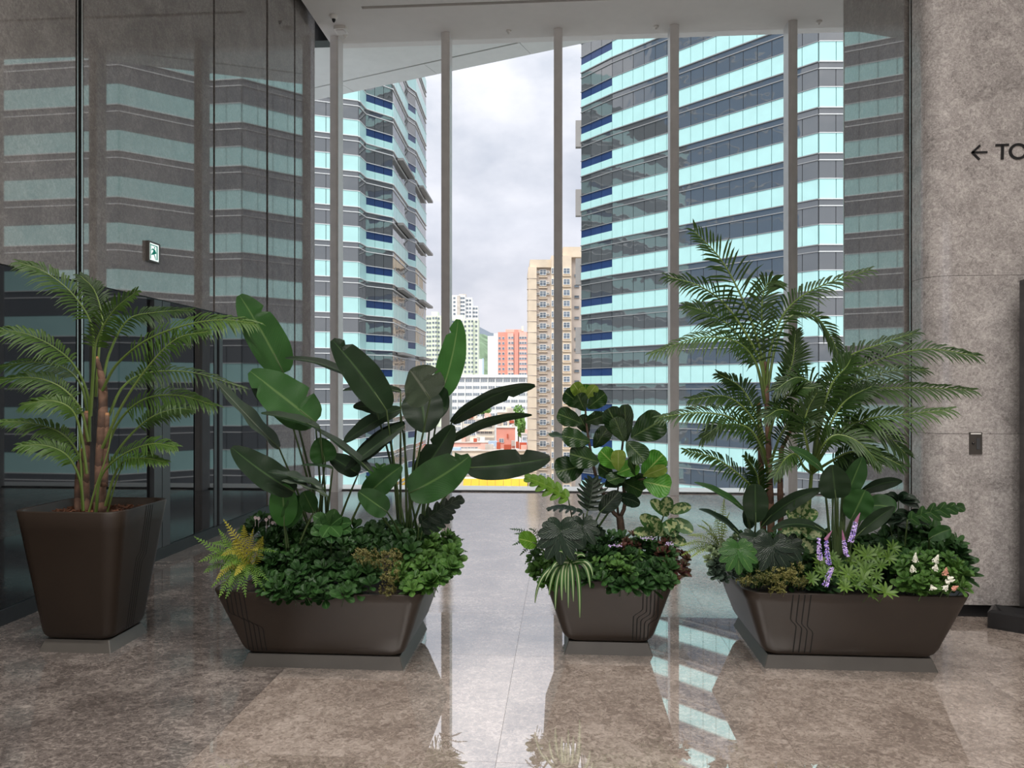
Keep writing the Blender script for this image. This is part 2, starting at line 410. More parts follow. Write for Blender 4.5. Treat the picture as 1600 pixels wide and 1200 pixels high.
# ------------------------------------------------------------------ outside: materials
def pane_mat(name, col, rough, ior, wav, wscale=0.35):
    m, t, b = new_mat(name)
    b.inputs['Base Color'].default_value = col; b.inputs['Roughness'].default_value = rough; b.inputs['IOR'].default_value = ior
    g = N(t, 'ShaderNodeNewGeometry'); no = N(t, 'ShaderNodeTexNoise'); no.inputs['Scale'].default_value = wscale; no.inputs['Detail'].default_value = 2
    oi = N(t, 'ShaderNodeObjectInfo'); ad = N(t, 'ShaderNodeVectorMath', operation='ADD')
    cv = N(t, 'ShaderNodeCombineXYZ'); t.links.new(oi.outputs['Random'], cv.inputs[0])
    t.links.new(g.outputs['Position'], ad.inputs[0]); t.links.new(cv.outputs[0], ad.inputs[1])
    bp = N(t, 'ShaderNodeBump'); bp.inputs['Strength'].default_value = wav; bp.inputs['Distance'].default_value = 0.05
    t.links.new(ad.outputs[0], no.inputs['Vector']); t.links.new(no.outputs['Fac'], bp.inputs['Height']); t.links.new(bp.outputs[0], b.inputs['Normal'])
    return m
pane_mat('tower_glass', (0.085, 0.095, 0.10, 1), 0.02, 2.5, 0.6)
pane_mat('blue_tower_glass', (0.16, 0.34, 0.58, 1), 0.05, 1.8, 0.4)
plain('teal_spandrel', srgb(188, 231, 227), 0.3, var=0.035, scale=0.8)
plain('navy_spandrel', srgb(38, 62, 108), 0.2, var=0.06, scale=0.8)
plain('tower_frame', srgb(52, 54, 58), 0.5)
plain('white_bar', srgb(232, 232, 230), 0.4, var=0.03)
plain('grey_bar', srgb(150, 150, 150), 0.4, var=0.03)
plain('canopy_grey', srgb(150, 146, 142), 0.5, var=0.05)
plain('beige_wall', srgb(228, 210, 186), 0.9, var=0.10, scale=0.3)
plain('taupe_wall', srgb(204, 192, 182), 0.9, var=0.08, scale=0.3)
plain('pink_wall', srgb(232, 160, 142), 0.9, var=0.08, scale=0.3)
plain('pale_pink_wall', srgb(250, 190, 175), 0.9, var=0.06, scale=0.3)
plain('mint_wall', srgb(226, 234, 214), 0.9, var=0.05, scale=0.2)
plain('white_wall', srgb(246, 246, 244), 0.9, var=0.04, scale=0.2)
plain('cream_wall', srgb(240, 226, 206), 0.9, var=0.09, scale=0.4)
plain('roof_concrete', srgb(205, 196, 186), 0.9, var=0.15, scale=0.4)
plain('brick_red', srgb(196, 96, 70), 0.9, var=0.1)
plain('yellow_canopy', srgb(255, 200, 50), 0.6, var=0.08, scale=0.3)
plain('blue_tarp', srgb(190, 215, 240), 0.6, var=0.1)
plain('house_glass', srgb(120, 132, 145), 0.15, var=0.3, scale=0.25)
plain('street', srgb(150, 148, 145), 0.9, var=0.1, scale=0.05)
plain('hill_hazed_green', srgb(120, 142, 112), 1.0, var=0.45, scale=0.05)  # pale green with some distance haze put into the colour
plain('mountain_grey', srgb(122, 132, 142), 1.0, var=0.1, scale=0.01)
plain('tree_leaf', srgb(120, 160, 80), 0.8, var=0.4, scale=0.6)
plain('tree_bark', srgb(90, 72, 58), 0.9)
GROUND = -24.0
m = MB(); m.box((-900, 20, GROUND - 1), (900, 2500, GROUND)); tag(m.build('ground_outside', 'street'), 'grey street level far below the window', None, None, 'structure')

# ------------------------------------------------------------------ the two curtain-wall towers
PITCH, ZT0 = 3.92, 31.4
unit = MB(); unit.box((0, 0, 0), (1, 0.12, 1))
UNIT = {}
def unit_mesh(mat):
    if mat not in UNIT: UNIT[mat] = unit.mesh('panel', mat)
    return UNIT[mat]
def facet(root, a, b, n, style, ks, far=None, lines='white_bar'):
    """curtain wall between camera-frame points a, b (left to right as seen); one spandrel and one pane per bay and floor"""
    p, q = W(a[0], a[1], 0), W(b[0], b[1], 0)
    d = (q - p); L = d.length; d.normalize(); ang = math.atan2(d.y, d.x); w = L / n; out = Vector((d.y, -d.x, 0)); base = Vector(root.location)
    rows = {'teal': [('spandrel_panel', 'teal_spandrel', -1.70, 0.0)],
            'blue': [('spandrel_panel', 'teal_spandrel', -1.70, -0.86), ('navy_panel', 'navy_spandrel', -0.84, 0.0)]}[style]
    rows = rows + [('window_pane', 'tower_glass', -3.88, -2.36)]
    def put(name, mat, s0, s1, z0, z1, o, t):
        return inst(name, unit_mesh(mat), root, p + d * s0 + out * o + Vector((0, 0, z0)) - base, (0, 0, ang), (s1 - s0, t / 0.12, z1 - z0))
    mb = {}
    for k in ks:
        zt = ZT0 - PITCH * k
        for name, mat, z0, z1 in rows:
            for i in range(n):
                put(name, mat, i * w + 0.03, (i + 1) * w - 0.03, zt + z0, zt + z1, 0.12 if 'pane' not in name or name == 'spandrel_panel' else 0.06, 0.12)
        put('transom_pane', 'tower_glass', 0.02, L - 0.02, zt - 2.27, zt - 1.79, 0.06, 0.12)
        put('sill', lines, 0, L, zt - 1.78, zt - 1.70, 0.2, 0.2)
        put('sill', lines, 0, L, zt - 2.36, zt - 2.28, 0.16, 0.2)
        put('sill', lines, 0, L, zt - 0.02, zt + 0.04, 0.18, 0.2)
    if far:
        m = MB()
        for k in far:
            zt = ZT0 - PITCH * k
            for z0, z1, mi, o in ((-1.7, 0, 0, 0.12), (-2.27, -1.79, 1, 0.06), (-3.88, -2.36, 1, 0.06), (-1.78, -1.7, 2, 0.2), (-2.36, -2.28, 2, 0.16)):
                m.slab(p + out * o, q + out * o, zt + z0, zt + z1, 0.12, mi)
        stuff(m.build('far_floors', ['teal_spandrel', 'tower_glass', lines], root))
def tower_body(root, pts, back):
    poly = [W(x, z, 0) for x, z in pts + back]
    m = MB(); m.prism([(v.x, v.y) for v in poly], GROUND, ZT0 + 4 * PITCH)
    m.build('frame', 'tower_frame', root)

RT = [(7.9, 84.0), (10.9, 80.0), (26.3, 63.4), (29.2, 63.4), (34.5, 58.0), (47.0, 58.0)]
rt = empty('office_tower', W(20, 75, GROUND), 'teal-banded glass office tower filling the windows behind the right-hand palms', 'tower')
tower_body(rt, RT, [(60, 70), (40, 100), (14, 96)])
KS = list(range(-3, 11))
facet(rt, RT[0], RT[1], 3, 'blue', KS, [-4, 11, 12, 13], 'grey_bar')
facet(rt, RT[1], RT[2], 16, 'teal', KS, [-4, 11, 12, 13], 'grey_bar')
facet(rt, RT[2], RT[3], 2, 'teal', range(0, 11), [-4, -3, -2, -1, 11, 12, 13])
facet(rt, RT[3], RT[4], 6, 'teal', [], range(-3, 13))
facet(rt, RT[4], RT[5], 9, 'teal', [], range(-3, 13))
# stepped fins on the far edge of the right tower
for k in range(0, 12, 2):
    p = W(7.7, 84.3, ZT0 - PITCH * k - 2.2); m = MB()
    m.box(tuple(p + Vector((-0.45, -0.3, 0))), tuple(p + Vector((0.3, 0.4, 3.0)))); m.build('fin', 'canopy_grey', rt)

LT = [(-40.0, 64.0), (-27.0, 78.5), (-17.04, 82.0), (-16.74, 84.3), (-14.1, 87.0), (-13.75, 97.0), (-12.98, 99.0), (-12.75, 109.0)]
lt = empty('office_tower', W(-20, 92, GROUND), 'zigzag-fronted office tower with teal and navy bands beside the leftmost mullion', 'tower')
tower_body(lt, LT, [(-30, 112), (-48, 90)])
KL = list(range(-2, 11))
facet(lt, LT[0], LT[1], 12, 'teal', [], range(-3, 13))
facet(lt, LT[1], LT[2], 6, 'teal', KL, [-4, -3, 11, 12, 13])
facet(lt, LT[2], LT[3], 1, 'teal', KL, [-4, -3, 11, 12, 13])
facet(lt, LT[3], LT[4], 3, 'blue', KL, [-4, -3, 11, 12, 13])
facet(lt, LT[4], LT[5], 5, 'teal', KL, [-4, -3, 11, 12, 13])
facet(lt, LT[5], LT[6], 1, 'blue', KL, [-4, -3, 11, 12, 13])
facet(lt, LT[6], LT[7], 5, 'teal', KL, [-4, -3, 11, 12, 13])
for (xa, za, xb, zb), ks in (((-13.9, 89.5, -13.55, 97.5), (0, 2, 4, 6)), ((-12.9, 101.5, -12.5, 110), (0, 2, 4, 6))):
    for k in ks:
        a, b = W(xa, za, 0), W(xb, zb, 0); d = (b - a).normalized(); o = Vector((d.y, -d.x, 0))
        m = MB(); m.slab(a + o * 0.75, b + o * 0.75, ZT0 - PITCH * k - 2.05, ZT0 - PITCH * k - 1.75, 0.75); m.build('canopy_fin', 'canopy_grey', lt)

bt = empty('blue_glass_tower', W(-85, 52, GROUND), 'pale blue glass tower seen only as a reflection', 'tower')
m = MB(); c = W(-85, 52, 0); m.box((c.x - 12, c.y - 16, GROUND), (c.x + 12, c.y + 16, 92)); m.build('body', 'blue_tower_glass', bt)
m = MB()
for k in range(29):
    z = GROUND + 3.9 * k; m.box((c.x + 11.9, c.y - 16, z), (c.x + 12.15, c.y + 16, z + 0.25))
stuff(m.build('floor_lines', 'white_bar', bt))

# ------------------------------------------------------------------ the housing beyond
def window_mesh(w, h, frame=0.12, cross=True, mat_f='white_bar', sill=True):
    m = MB(); d = 0.25
    m.box((-w / 2, -d, 0), (w / 2, -d + 0.1, h), 1)
    for a, b in (((-w / 2 - frame, -d - 0.1, -frame), (w / 2 + frame, 0.02, 0)), ((-w / 2 - frame, -d - 0.1, h), (w / 2 + frame, 0.02, h + frame)),
                 ((-w / 2 - frame, -d - 0.1, 0), (-w / 2, 0.02, h)), ((w / 2, -d - 0.1, 0), (w / 2 + frame, 0.02, h))): m.box(a, b)
    if cross:
        m.box((-0.05, -d - 0.06, 0), (0.05, -d, h)); m.box((-w / 2, -d - 0.06, h * 0.62), (w / 2, -d, h * 0.62 + 0.08))
    return m.mesh('window', [mat_f, 'house_glass'])
def cam_box(root, px0, px1, yt, yb, z, depth, mat, name, dz=0.0):
    """block with its face across pixels px0..px1, yt..yb at distance z"""
    s = z / F; a = WP(px0, z + dz, 0); b = WP(px1, z + dz, 0); t = EYE + (HY - yt) * s; bo = EYE + (HY - yb) * s if yb is not None else GROUND
    m = MB(); m.slab(a, b, bo, t, depth); return m.build(name, mat, root)
def cam_wins(root, me, px, ys, z, dz=0.0, name='window'):
    s = z / F
    for y in ys:
        p = WP(px, z + dz, EYE + (HY - y) * s) - Vector(root.location); inst(name, me, root, p, (0, 0, YAW))

bz = 192.0
bt2 = empty('apartment_tower', WP(868, bz, GROUND), 'tall beige apartment tower with stacked bay windows behind the third mullion', 'building')
cam_box(bt2, 825.5, 838.5, 417, None, bz, 14, 'beige_wall', 'wing'); cam_box(bt2, 828, 861.5, 405, 417, bz, 13, 'beige_wall', 'parapet', 0.6)
cam_box(bt2, 838.5, 861.5, 417, None, bz, 13, 'taupe_wall', 'wall', 1.6)
cam_box(bt2, 861.5, 893, 400, None, bz, 15, 'beige_wall', 'wing', -0.6); cam_box(bt2, 880, 909, 384, 400, bz, 12, 'beige_wall', 'roof_house', 1.5)
cam_box(bt2, 893, 916, 400, None, bz, 12, 'taupe_wall', 'wall', 3.5)  # darker wall colour paints in the shadow of this recess
fy = [428 + 16.85 * k for k in range(22)]
wA = window_mesh(1.5, 1.25); wB = window_mesh(0.75, 1.3); wC = window_mesh(1.1, 0.5, 0.08, False, 'grey_bar')
ac = MB(); ac.box((-0.45, -0.55, 0), (0.45, 0.02, 0.6)); ac.box((-0.35, -0.57, 0.08), (0.35, -0.55, 0.52), 1); ACM = ac.mesh('air_conditioner', ['white_bar', 'grey_bar'])
slb = MB(); slb.box((-1.1, -0.6, 0), (1.1, 0.02, 0.22)); SLM = slb.mesh('ledge', 'beige_wall')
cam_wins(bt2, wA, 848.3, fy, bz, 1.6); cam_wins(bt2, ACM, 840.7, [y - 2 for y in fy], bz, 1.6, 'air_conditioner'); cam_wins(bt2, ACM, 855.8, [y - 2 for y in fy], bz, 1.6, 'air_conditioner')
cam_wins(bt2, wB, 864.5, fy, bz, -0.6); cam_wins(bt2, wA, 885.2, fy, bz, -0.6); cam_wins(bt2, wC, 901, [y + 1 for y in fy], bz, 3.5)
cam_wins(bt2, SLM, 885.2, [y + 4 for y in fy], bz, -0.6, 'ledge'); cam_wins(bt2, SLM, 848.3, [y + 4 for y in fy], bz, 1.6, 'ledge')
m = MB()
for y in fy:
    a = WP(825.2, bz - 0.05, EYE + (HY - y - 7) * bz / F); m.box((a.x - 0.35, a.y, a.z), (a.x + 2.3, a.y + 2, a.z + 0.10))
stuff(m.build('floor_joint', 'taupe_wall', bt2))

pz = 400.0; s = pz / F
pk = empty('apartment_block', WP(803, pz, GROUND), 'coral pink apartment block on the skyline left of the beige tower', 'building')
cam_box(pk, 778, 830, 519, None, pz, 14, 'pink_wall', 'wall'); cam_box(pk, 790, 818, 514, 519, pz, 8, 'pale_pink_wall', 'roof_house', 3)
cam_box(pk, 793, 802.5, 521, None, pz, 3, 'pale_pink_wall', 'bay', -2.5); cam_box(pk, 811, 823, 519, None, pz, 3, 'pale_pink_wall', 'bay', -2.5)
cam_box(pk, 803.5, 810, 516, None, pz, 3, 'pink_wall', 'stair_shaft', -3.0); cam_box(pk, 815, 818, 509, 517, pz, 2, 'cream_wall', 'water_tank', 2)
py = [530 + 8.05 * k for k in range(8)]
wP = window_mesh(1.1, 1.1, 0.1, False)
for x in (796, 800.5): cam_wins(pk, wP, x, py, pz, -2.5)
for x in (813, 817, 821): cam_wins(pk, wP, x, py, pz, -2.5)
for x in (780.5, 786.5, 826): cam_wins(pk, wP, x, py, pz)

gz = 520.0
for (x0, x1, yt, lab, wx) in ((664, 691, 493, 'pale mint apartment block with water tank left of the second mullion', (668, 672, 677, 681.5, 685.5)),
                              (704, 747.5, 498, 'pale mint apartment block below the taller white tower', (708, 713, 721, 727, 733, 738, 744))):
    g = empty('apartment_block', WP((x0 + x1) / 2, gz, GROUND), lab, 'building', 'mint apartment blocks')
    cam_box(g, x0, x1, yt, None, gz, 18, 'mint_wall', 'wall'); cam_box(g, x0 + 10, x0 + 20, yt - 7, yt, gz, 10, 'mint_wall', 'water_tank', 4)
    cam_box(g, x1 - 15, x1 - 9, yt + 1, None, gz, 3, 'mint_wall', 'bay', -2.5)
    wG = window_mesh(1.2, 1.2, 0.08, False, 'grey_bar')
    for x in wx: cam_wins(g, wG, x, [yt + 6 + 7.1 * k for k in range(13)], gz, -2.5 if x1 - 15 <= x <= x1 - 9 else 0)
wz = 610.0
g = empty('apartment_tower', WP(726, wz, GROUND), 'tall white stepped apartment tower rising behind the mint block', 'building')
cam_box(g, 704, 727, 461, None, wz, 16, 'white_wall', 'wing'); cam_box(g, 727, 738, 464, None, wz, 16, 'white_wall', 'wing', 3); cam_box(g, 738, 747, 477, None, wz, 16, 'white_wall', 'wing', 6)
cam_box(g, 714, 719, 462, None, wz, 3, 'roof_concrete', 'shaft', -1); cam_box(g, 717, 728, 459, 462, wz, 8, 'roof_concrete', 'roof_house', 2)
wW = window_mesh(1.5, 1.3, 0.1, False, 'grey_bar')
for x in (710, 721, 724.5): cam_wins(g, wW, x, [467 + 6.2 * k for k in range(5)], wz)
for x in (730, 734.5): cam_wins(g, wW, x, [470 + 6.2 * k for k in range(5)], wz, 3)
for x in (740.5, 744.5): cam_wins(g, wW, x, [482 + 6.2 * k for k in range(3)], wz, 6)
g = empty('distant_block', WP(751, 480, GROUND), 'slim pale blue-white block at the foot of the green hill', 'building')
cam_box(g, 748, 755.5, 561, None, 480, 10, 'white_wall', 'wall'); cam_box(g, 753.5, 755.5, 560, None, 480, 2, 'blue_tarp', 'edge_strip', -1)
g = empty('distant_block', WP(769, 700, GROUND), 'small white block on the hillside beside the coral building', 'building')
cam_box(g, 762, 774, 525, None, 700, 10, 'white_wall', 'wall'); cam_box(g, 771.5, 779, 521, None, 700, 8, 'white_wall', 'wing', -2)

sz = 300.0
g = empty('school_building', WP(760, sz, GROUND), 'long white institutional building with rows of window bays', 'building')
cam_box(g, 690, 832, 590, None, sz, 14, 'white_wall', 'wall'); cam_box(g, 690, 832, 585.5, 590, sz, 15, 'white_wall', 'roof_slab', -0.8)
cam_box(g, 690, 832, 590.3, 591.3, sz, 1, 'house_glass', 'shadow_line', -0.3)
wS = MB(); wS.box((-1.35, -0.05, 0), (1.35, 0.02, 1.0), 1)
for x in (-1.4, -0.5, 0.4, 1.3): wS.box((x, -0.16, 0), (x + 0.1, 0.02, 1.0))
wS.box((-1.4, -0.16, 0.45), (1.4, 0, 0.55)); wS.box((-1.4, -0.2, -0.1), (1.4, 0.02, 0)); WS = wS.mesh('window_bay', ['white_bar', 'house_glass'])
for r in range(6):
    cam_wins(g, WS, 0, [], sz)
    for i in range(12):
        p = WP(696.5 + 11.9 * i, sz, EYE + (HY - (596.5 + 10.7 * r)) * sz / F) - Vector(g.location); inst('window_bay', WS, g, p, (0, 0, YAW))
m = MB()
for i in range(13):
    a = WP(690.5 + 11.9 * i, sz - 0.35, 0); m.box((a.x, a.y, GROUND), (a.x + 0.3, a.y + 0.3, EYE + (HY - 590) * sz / F))
for i in range(13): pass
m.build('pilasters', 'white_bar', g)

def old_house(px0, px1, yt, z, depth, wall, label, wins=(), wm=(1.2, 1.3), extra=()):
    g = empty('old_building', WP((px0 + px1) / 2, z, GROUND), label, 'building')
    cam_box(g, px0, px1, yt, None, z, depth, wall, 'wall'); cam_box(g, px0 - 0.6, px1 + 0.6, yt - 0.9, yt, z, depth + 0.6, 'roof_concrete', 'roof', -0.4)
    wmesh = window_mesh(wm[0], wm[1], 0.1, True)
    for x, y in wins:
        p = WP(x, z, EYE + (HY - y) * z / F) - Vector(g.location); inst('window', wmesh, g, p, (0, 0, YAW))
    for (a, b, c, d_, mt, nm, dz) in extra: cam_box(g, a, b, c, d_, z, 1.5, mt, nm, dz)
    return g
old_house(704, 722, 655, 275, 12, 'white_wall', 'narrow whitewashed old block under the trees beside the second mullion', [(707 + 5 * i, 664 + 9 * j) for i in range(3) for j in range(3)])
old_house(724, 744, 648, 268, 10, 'cream_wall', 'cream old block with a brick-red balcony panel below the white institutional building', [(728 + 6 * i, 662 + 9 * j) for i in range(3) for j in range(3)],
          extra=[(731, 739, 648, 653, 'brick_red', 'balcony_panel', -1.5), (726, 743, 666, 668.5, 'white_wall', 'balcony', -1.5)])
old_house(743, 773, 656, 258, 9, 'white_wall', 'off-white tenement with stacked balconies left of the pink block', [(747 + 6.3 * i, 668 + 9.5 * j) for i in range(4) for j in range(2)],
          extra=[(744, 772, 671, 673.5, 'cream_wall', 'balcony', -2), (744, 772, 680.5, 683, 'cream_wall', 'balcony', -2), (744, 772, 662, 663.5, 'roof_concrete', 'awning', -2)])
old_house(777, 804, 645, 250, 9, 'cream_wall', 'cream roof house with square windows and red panels', [(789.5, 655), (789.5, 665), (798.5, 655), (798.5, 664.5)],
          extra=[(796, 803, 657, 661, 'brick_red', 'red_panel', -1), (796, 803, 648, 650, 'brick_red', 'red_panel', -1), (790, 799, 636, 645, 'cream_wall', 'stair_house', 3), (777, 782, 648, 668, 'taupe_wall', 'pipe_wall', -1)])
old_house(775.5, 805, 668.5, 232, 8, 'pink_wall', 'plain salmon pink box building in the middle of the rooftops', [(783.5, 691)], (1.3, 1.1),
          extra=[(792, 794, 678, 684, 'brick_red', 'vent', -0.6), (799, 805, 688, 696, 'taupe_wall', 'shed', -2)])
old_house(815, 830, 679, 228, 6, 'white_wall', 'small white rooftop shed beside the beige tower', [(819, 687), (825, 687)], (0.9, 0.8), extra=[(812, 826, 690.5, 696, 'blue_tarp', 'tarpaulin', -2), (806, 811, 690, 700, 'brick_red', 'door_panel', -1)])
old_house(706, 763, 692, 212, 9, 'pale_pink_wall', 'long pale pink rooftop row with square windows', [(711.5 + 5.4 * i, 703) for i in range(10)], (0.75, 0.8), extra=[(763, 777, 689, 697, 'blue_tarp', 'tarpaulin', -1)])
old_house(700, 822, 705, 198, 7, 'cream_wall', 'broad cream terrace roof crossing the view', [(738 + 5 * i, 718) for i in range(9)], (0.7, 0.8), extra=[(735, 780, 712, 713.5, 'taupe_wall', 'railing', -1), (742, 780, 719.5, 721, 'roof_concrete', 'ledge', -1)])
old_house(700, 822, 727, 186, 6, 'cream_wall', 'lower cream tenement with close-set windows above the yellow awning', [(712 + 4.4 * i, 741) for i in range(24)], (0.5, 0.9))
rn = random.Random(77)
for nm, roots in (('rooftop', [o for o in bpy.data.objects if o.name.startswith('old_building')]),):
    for g in roots:
        wl_ = [c for c in g.children if c.name.startswith('roof')][0]
        xs_ = [v.co.x for v in wl_.data.vertices]; ys_ = [v.co.y for v in wl_.data.vertices]; zt = max(v.co.z for v in wl_.data.vertices)
        wid = max(xs_) - min(xs_)
        for i in range(max(3, int(wid / 2.2))):
            x = g.location.x + rn.uniform(min(xs_) + .6, max(xs_) - .6); y = g.location.y + rn.uniform(min(ys_) + 1.2, max(ys_) - 1); a, b, h = rn.uniform(.3, 1.1), rn.uniform(.3, 1), rn.uniform(.4, 1.9)
            m = MB(); m.box((x - a, y - b, g.location.z + zt), (x + a, y + b, g.location.z + zt + h)); m.build(rn.choice(['roof_shed', 'water_tank', 'roof_box']), rn.choice(['white_wall', 'cream_wall', 'roof_concrete', 'pale_pink_wall', 'blue_tarp', 'brick_red', 'taupe_wall']), g)
yc = empty('yellow_awning', WP(772, 172, GROUND), 'long bright yellow awning just above the window sill', 'awning')
a, b = WP(724, 170, 0), WP(824, 170, 0); d = (b - a).normalized(); nn = Vector((d.y, -d.x, 0))
zt, zb = EYE + (HY - 748) * 170 / F, EYE + (HY - 759.5) * 170 / F
for i in range(8):
    u0, u1 = a + (b - a) * (i / 8 + 0.002), a + (b - a) * ((i + 1) / 8 - 0.002)
    m = MB(); m.add([tuple(u0) [:2] + (zt,), tuple(u1)[:2] + (zt,), tuple(u1 + nn * 2)[:2] + (zb,), tuple(u0 + nn * 2)[:2] + (zb,),
                     tuple(u0)[:2] + (zt - .15,), tuple(u1)[:2] + (zt - .15,), tuple(u1 + nn * 2)[:2] + (zb - .15,), tuple(u0 + nn * 2)[:2] + (zb - .15,)],
                    [(0, 3, 2, 1), (4, 5, 6, 7), (0, 1, 5, 4), (1, 2, 6, 5), (2, 3, 7, 6), (3, 0, 4, 7)]); m.build('awning_panel', 'yellow_canopy', yc)
m = MB(); m.slab(a, b, GROUND, zt, 3); m.build('wall', 'cream_wall', yc)
wv = window_mesh(0.5, 1.2, 0.06, False)
for i in range(30): inst('window', wv, yc, WP(727 + 3.2 * i, 170 - 0.1, EYE + (HY - 767) * 170 / F) - Vector(yc.location), (0, 0, YAW))

def far_tree(px, py, z, rx, rz, label):
    c = WP(px, z, EYE + (HY - py) * z / F); g = empty('street_tree', (c.x, c.y, GROUND), label, 'tree', 'trees among the old blocks')
    m = MB(); rnd = random.Random(px)
    for i in range(420):
        v = Vector((rnd.gauss(0, 1), rnd.gauss(0, 1), rnd.gauss(0, 1))).normalized() * (0.55 + 0.45 * rnd.random())
        p = c + Vector((v.x * rx, v.y * rx, v.z * rz)); a = Vector((rnd.uniform(-1, 1), rnd.uniform(-1, 1), rnd.uniform(-1, 1))).normalized() * 0.45
        b = a.orthogonal().normalized() * 0.4
        m.add([p - a, p + b, p + a, p - b], [(0, 1, 2, 3)])
    stuff(m.build('crown', 'tree_leaf', g)); m = MB(); m.tube([(c.x, c.y, GROUND), c], [0.35, 0.15]); m.build('trunk', 'tree_bark', g)
far_tree(755, 641, 280, 3.2, 1.6, 'small light green tree in front of the white institutional building')
far_tree(810, 650, 262, 2.4, 4.2, 'tall slim green tree between the cream house and the beige tower')
far_tree(815, 668, 242, 1.3, 3.6, 'lower bushy green tree beside the salmon pink building')
far_tree(716, 657, 292, 2.4, 2.0, 'small green tree beside the second mullion')

# hill and mountain
def ridge(pts, z, depth, mat, label, nm, seed, bumpy):
    rnd = random.Random(seed); s = z / F; m = MB(); n = 40; vs = []
    rows = 10
    for j in range(rows + 1):
        v = j / rows
        for i in range(n + 1):
            x = pts[0][0] + (pts[-1][0] - pts[0][0]) * i / n
            for (xa, ya), (xb, yb) in zip(pts[:-1], pts[1:]):
                if xa <= x <= xb: y = ya + (yb - ya) * (x - xa) / (xb - xa); break
            top = EYE + (HY - y) * s
            h = GROUND + (top - GROUND) * (math.sin(v * math.pi / 2)) + (rnd.uniform(-1, 1) * bumpy if j else 0)
            vs.append(W((x - CX) / F * z, z - depth * (1 - v), h))
    fs = [(j * (n + 1) + i, j * (n + 1) + i + 1, (j + 1) * (n + 1) + i + 1, (j + 1) * (n + 1) + i) for j in range(rows) for i in range(n)]
    m.add(vs, fs); return tag(m.build(nm, mat, None, W(0, z, GROUND), True), label, None, None, 'structure')
ridge([(560, 545), (700, 528), (752, 522), (775, 535), (800, 560), (900, 575), (1000, 580)], 1100, 350, 'hill_hazed_green', 'green wooded hillside beyond the housing', 'hill', 3, 3.5)
ridge([(400, 540), (600, 520), (740, 508), (752, 514), (775, 522), (810, 530), (900, 545), (1100, 550)], 3200, 700, 'mountain_grey', 'blue-grey far mountain ridge', 'mountain', 5, 6)

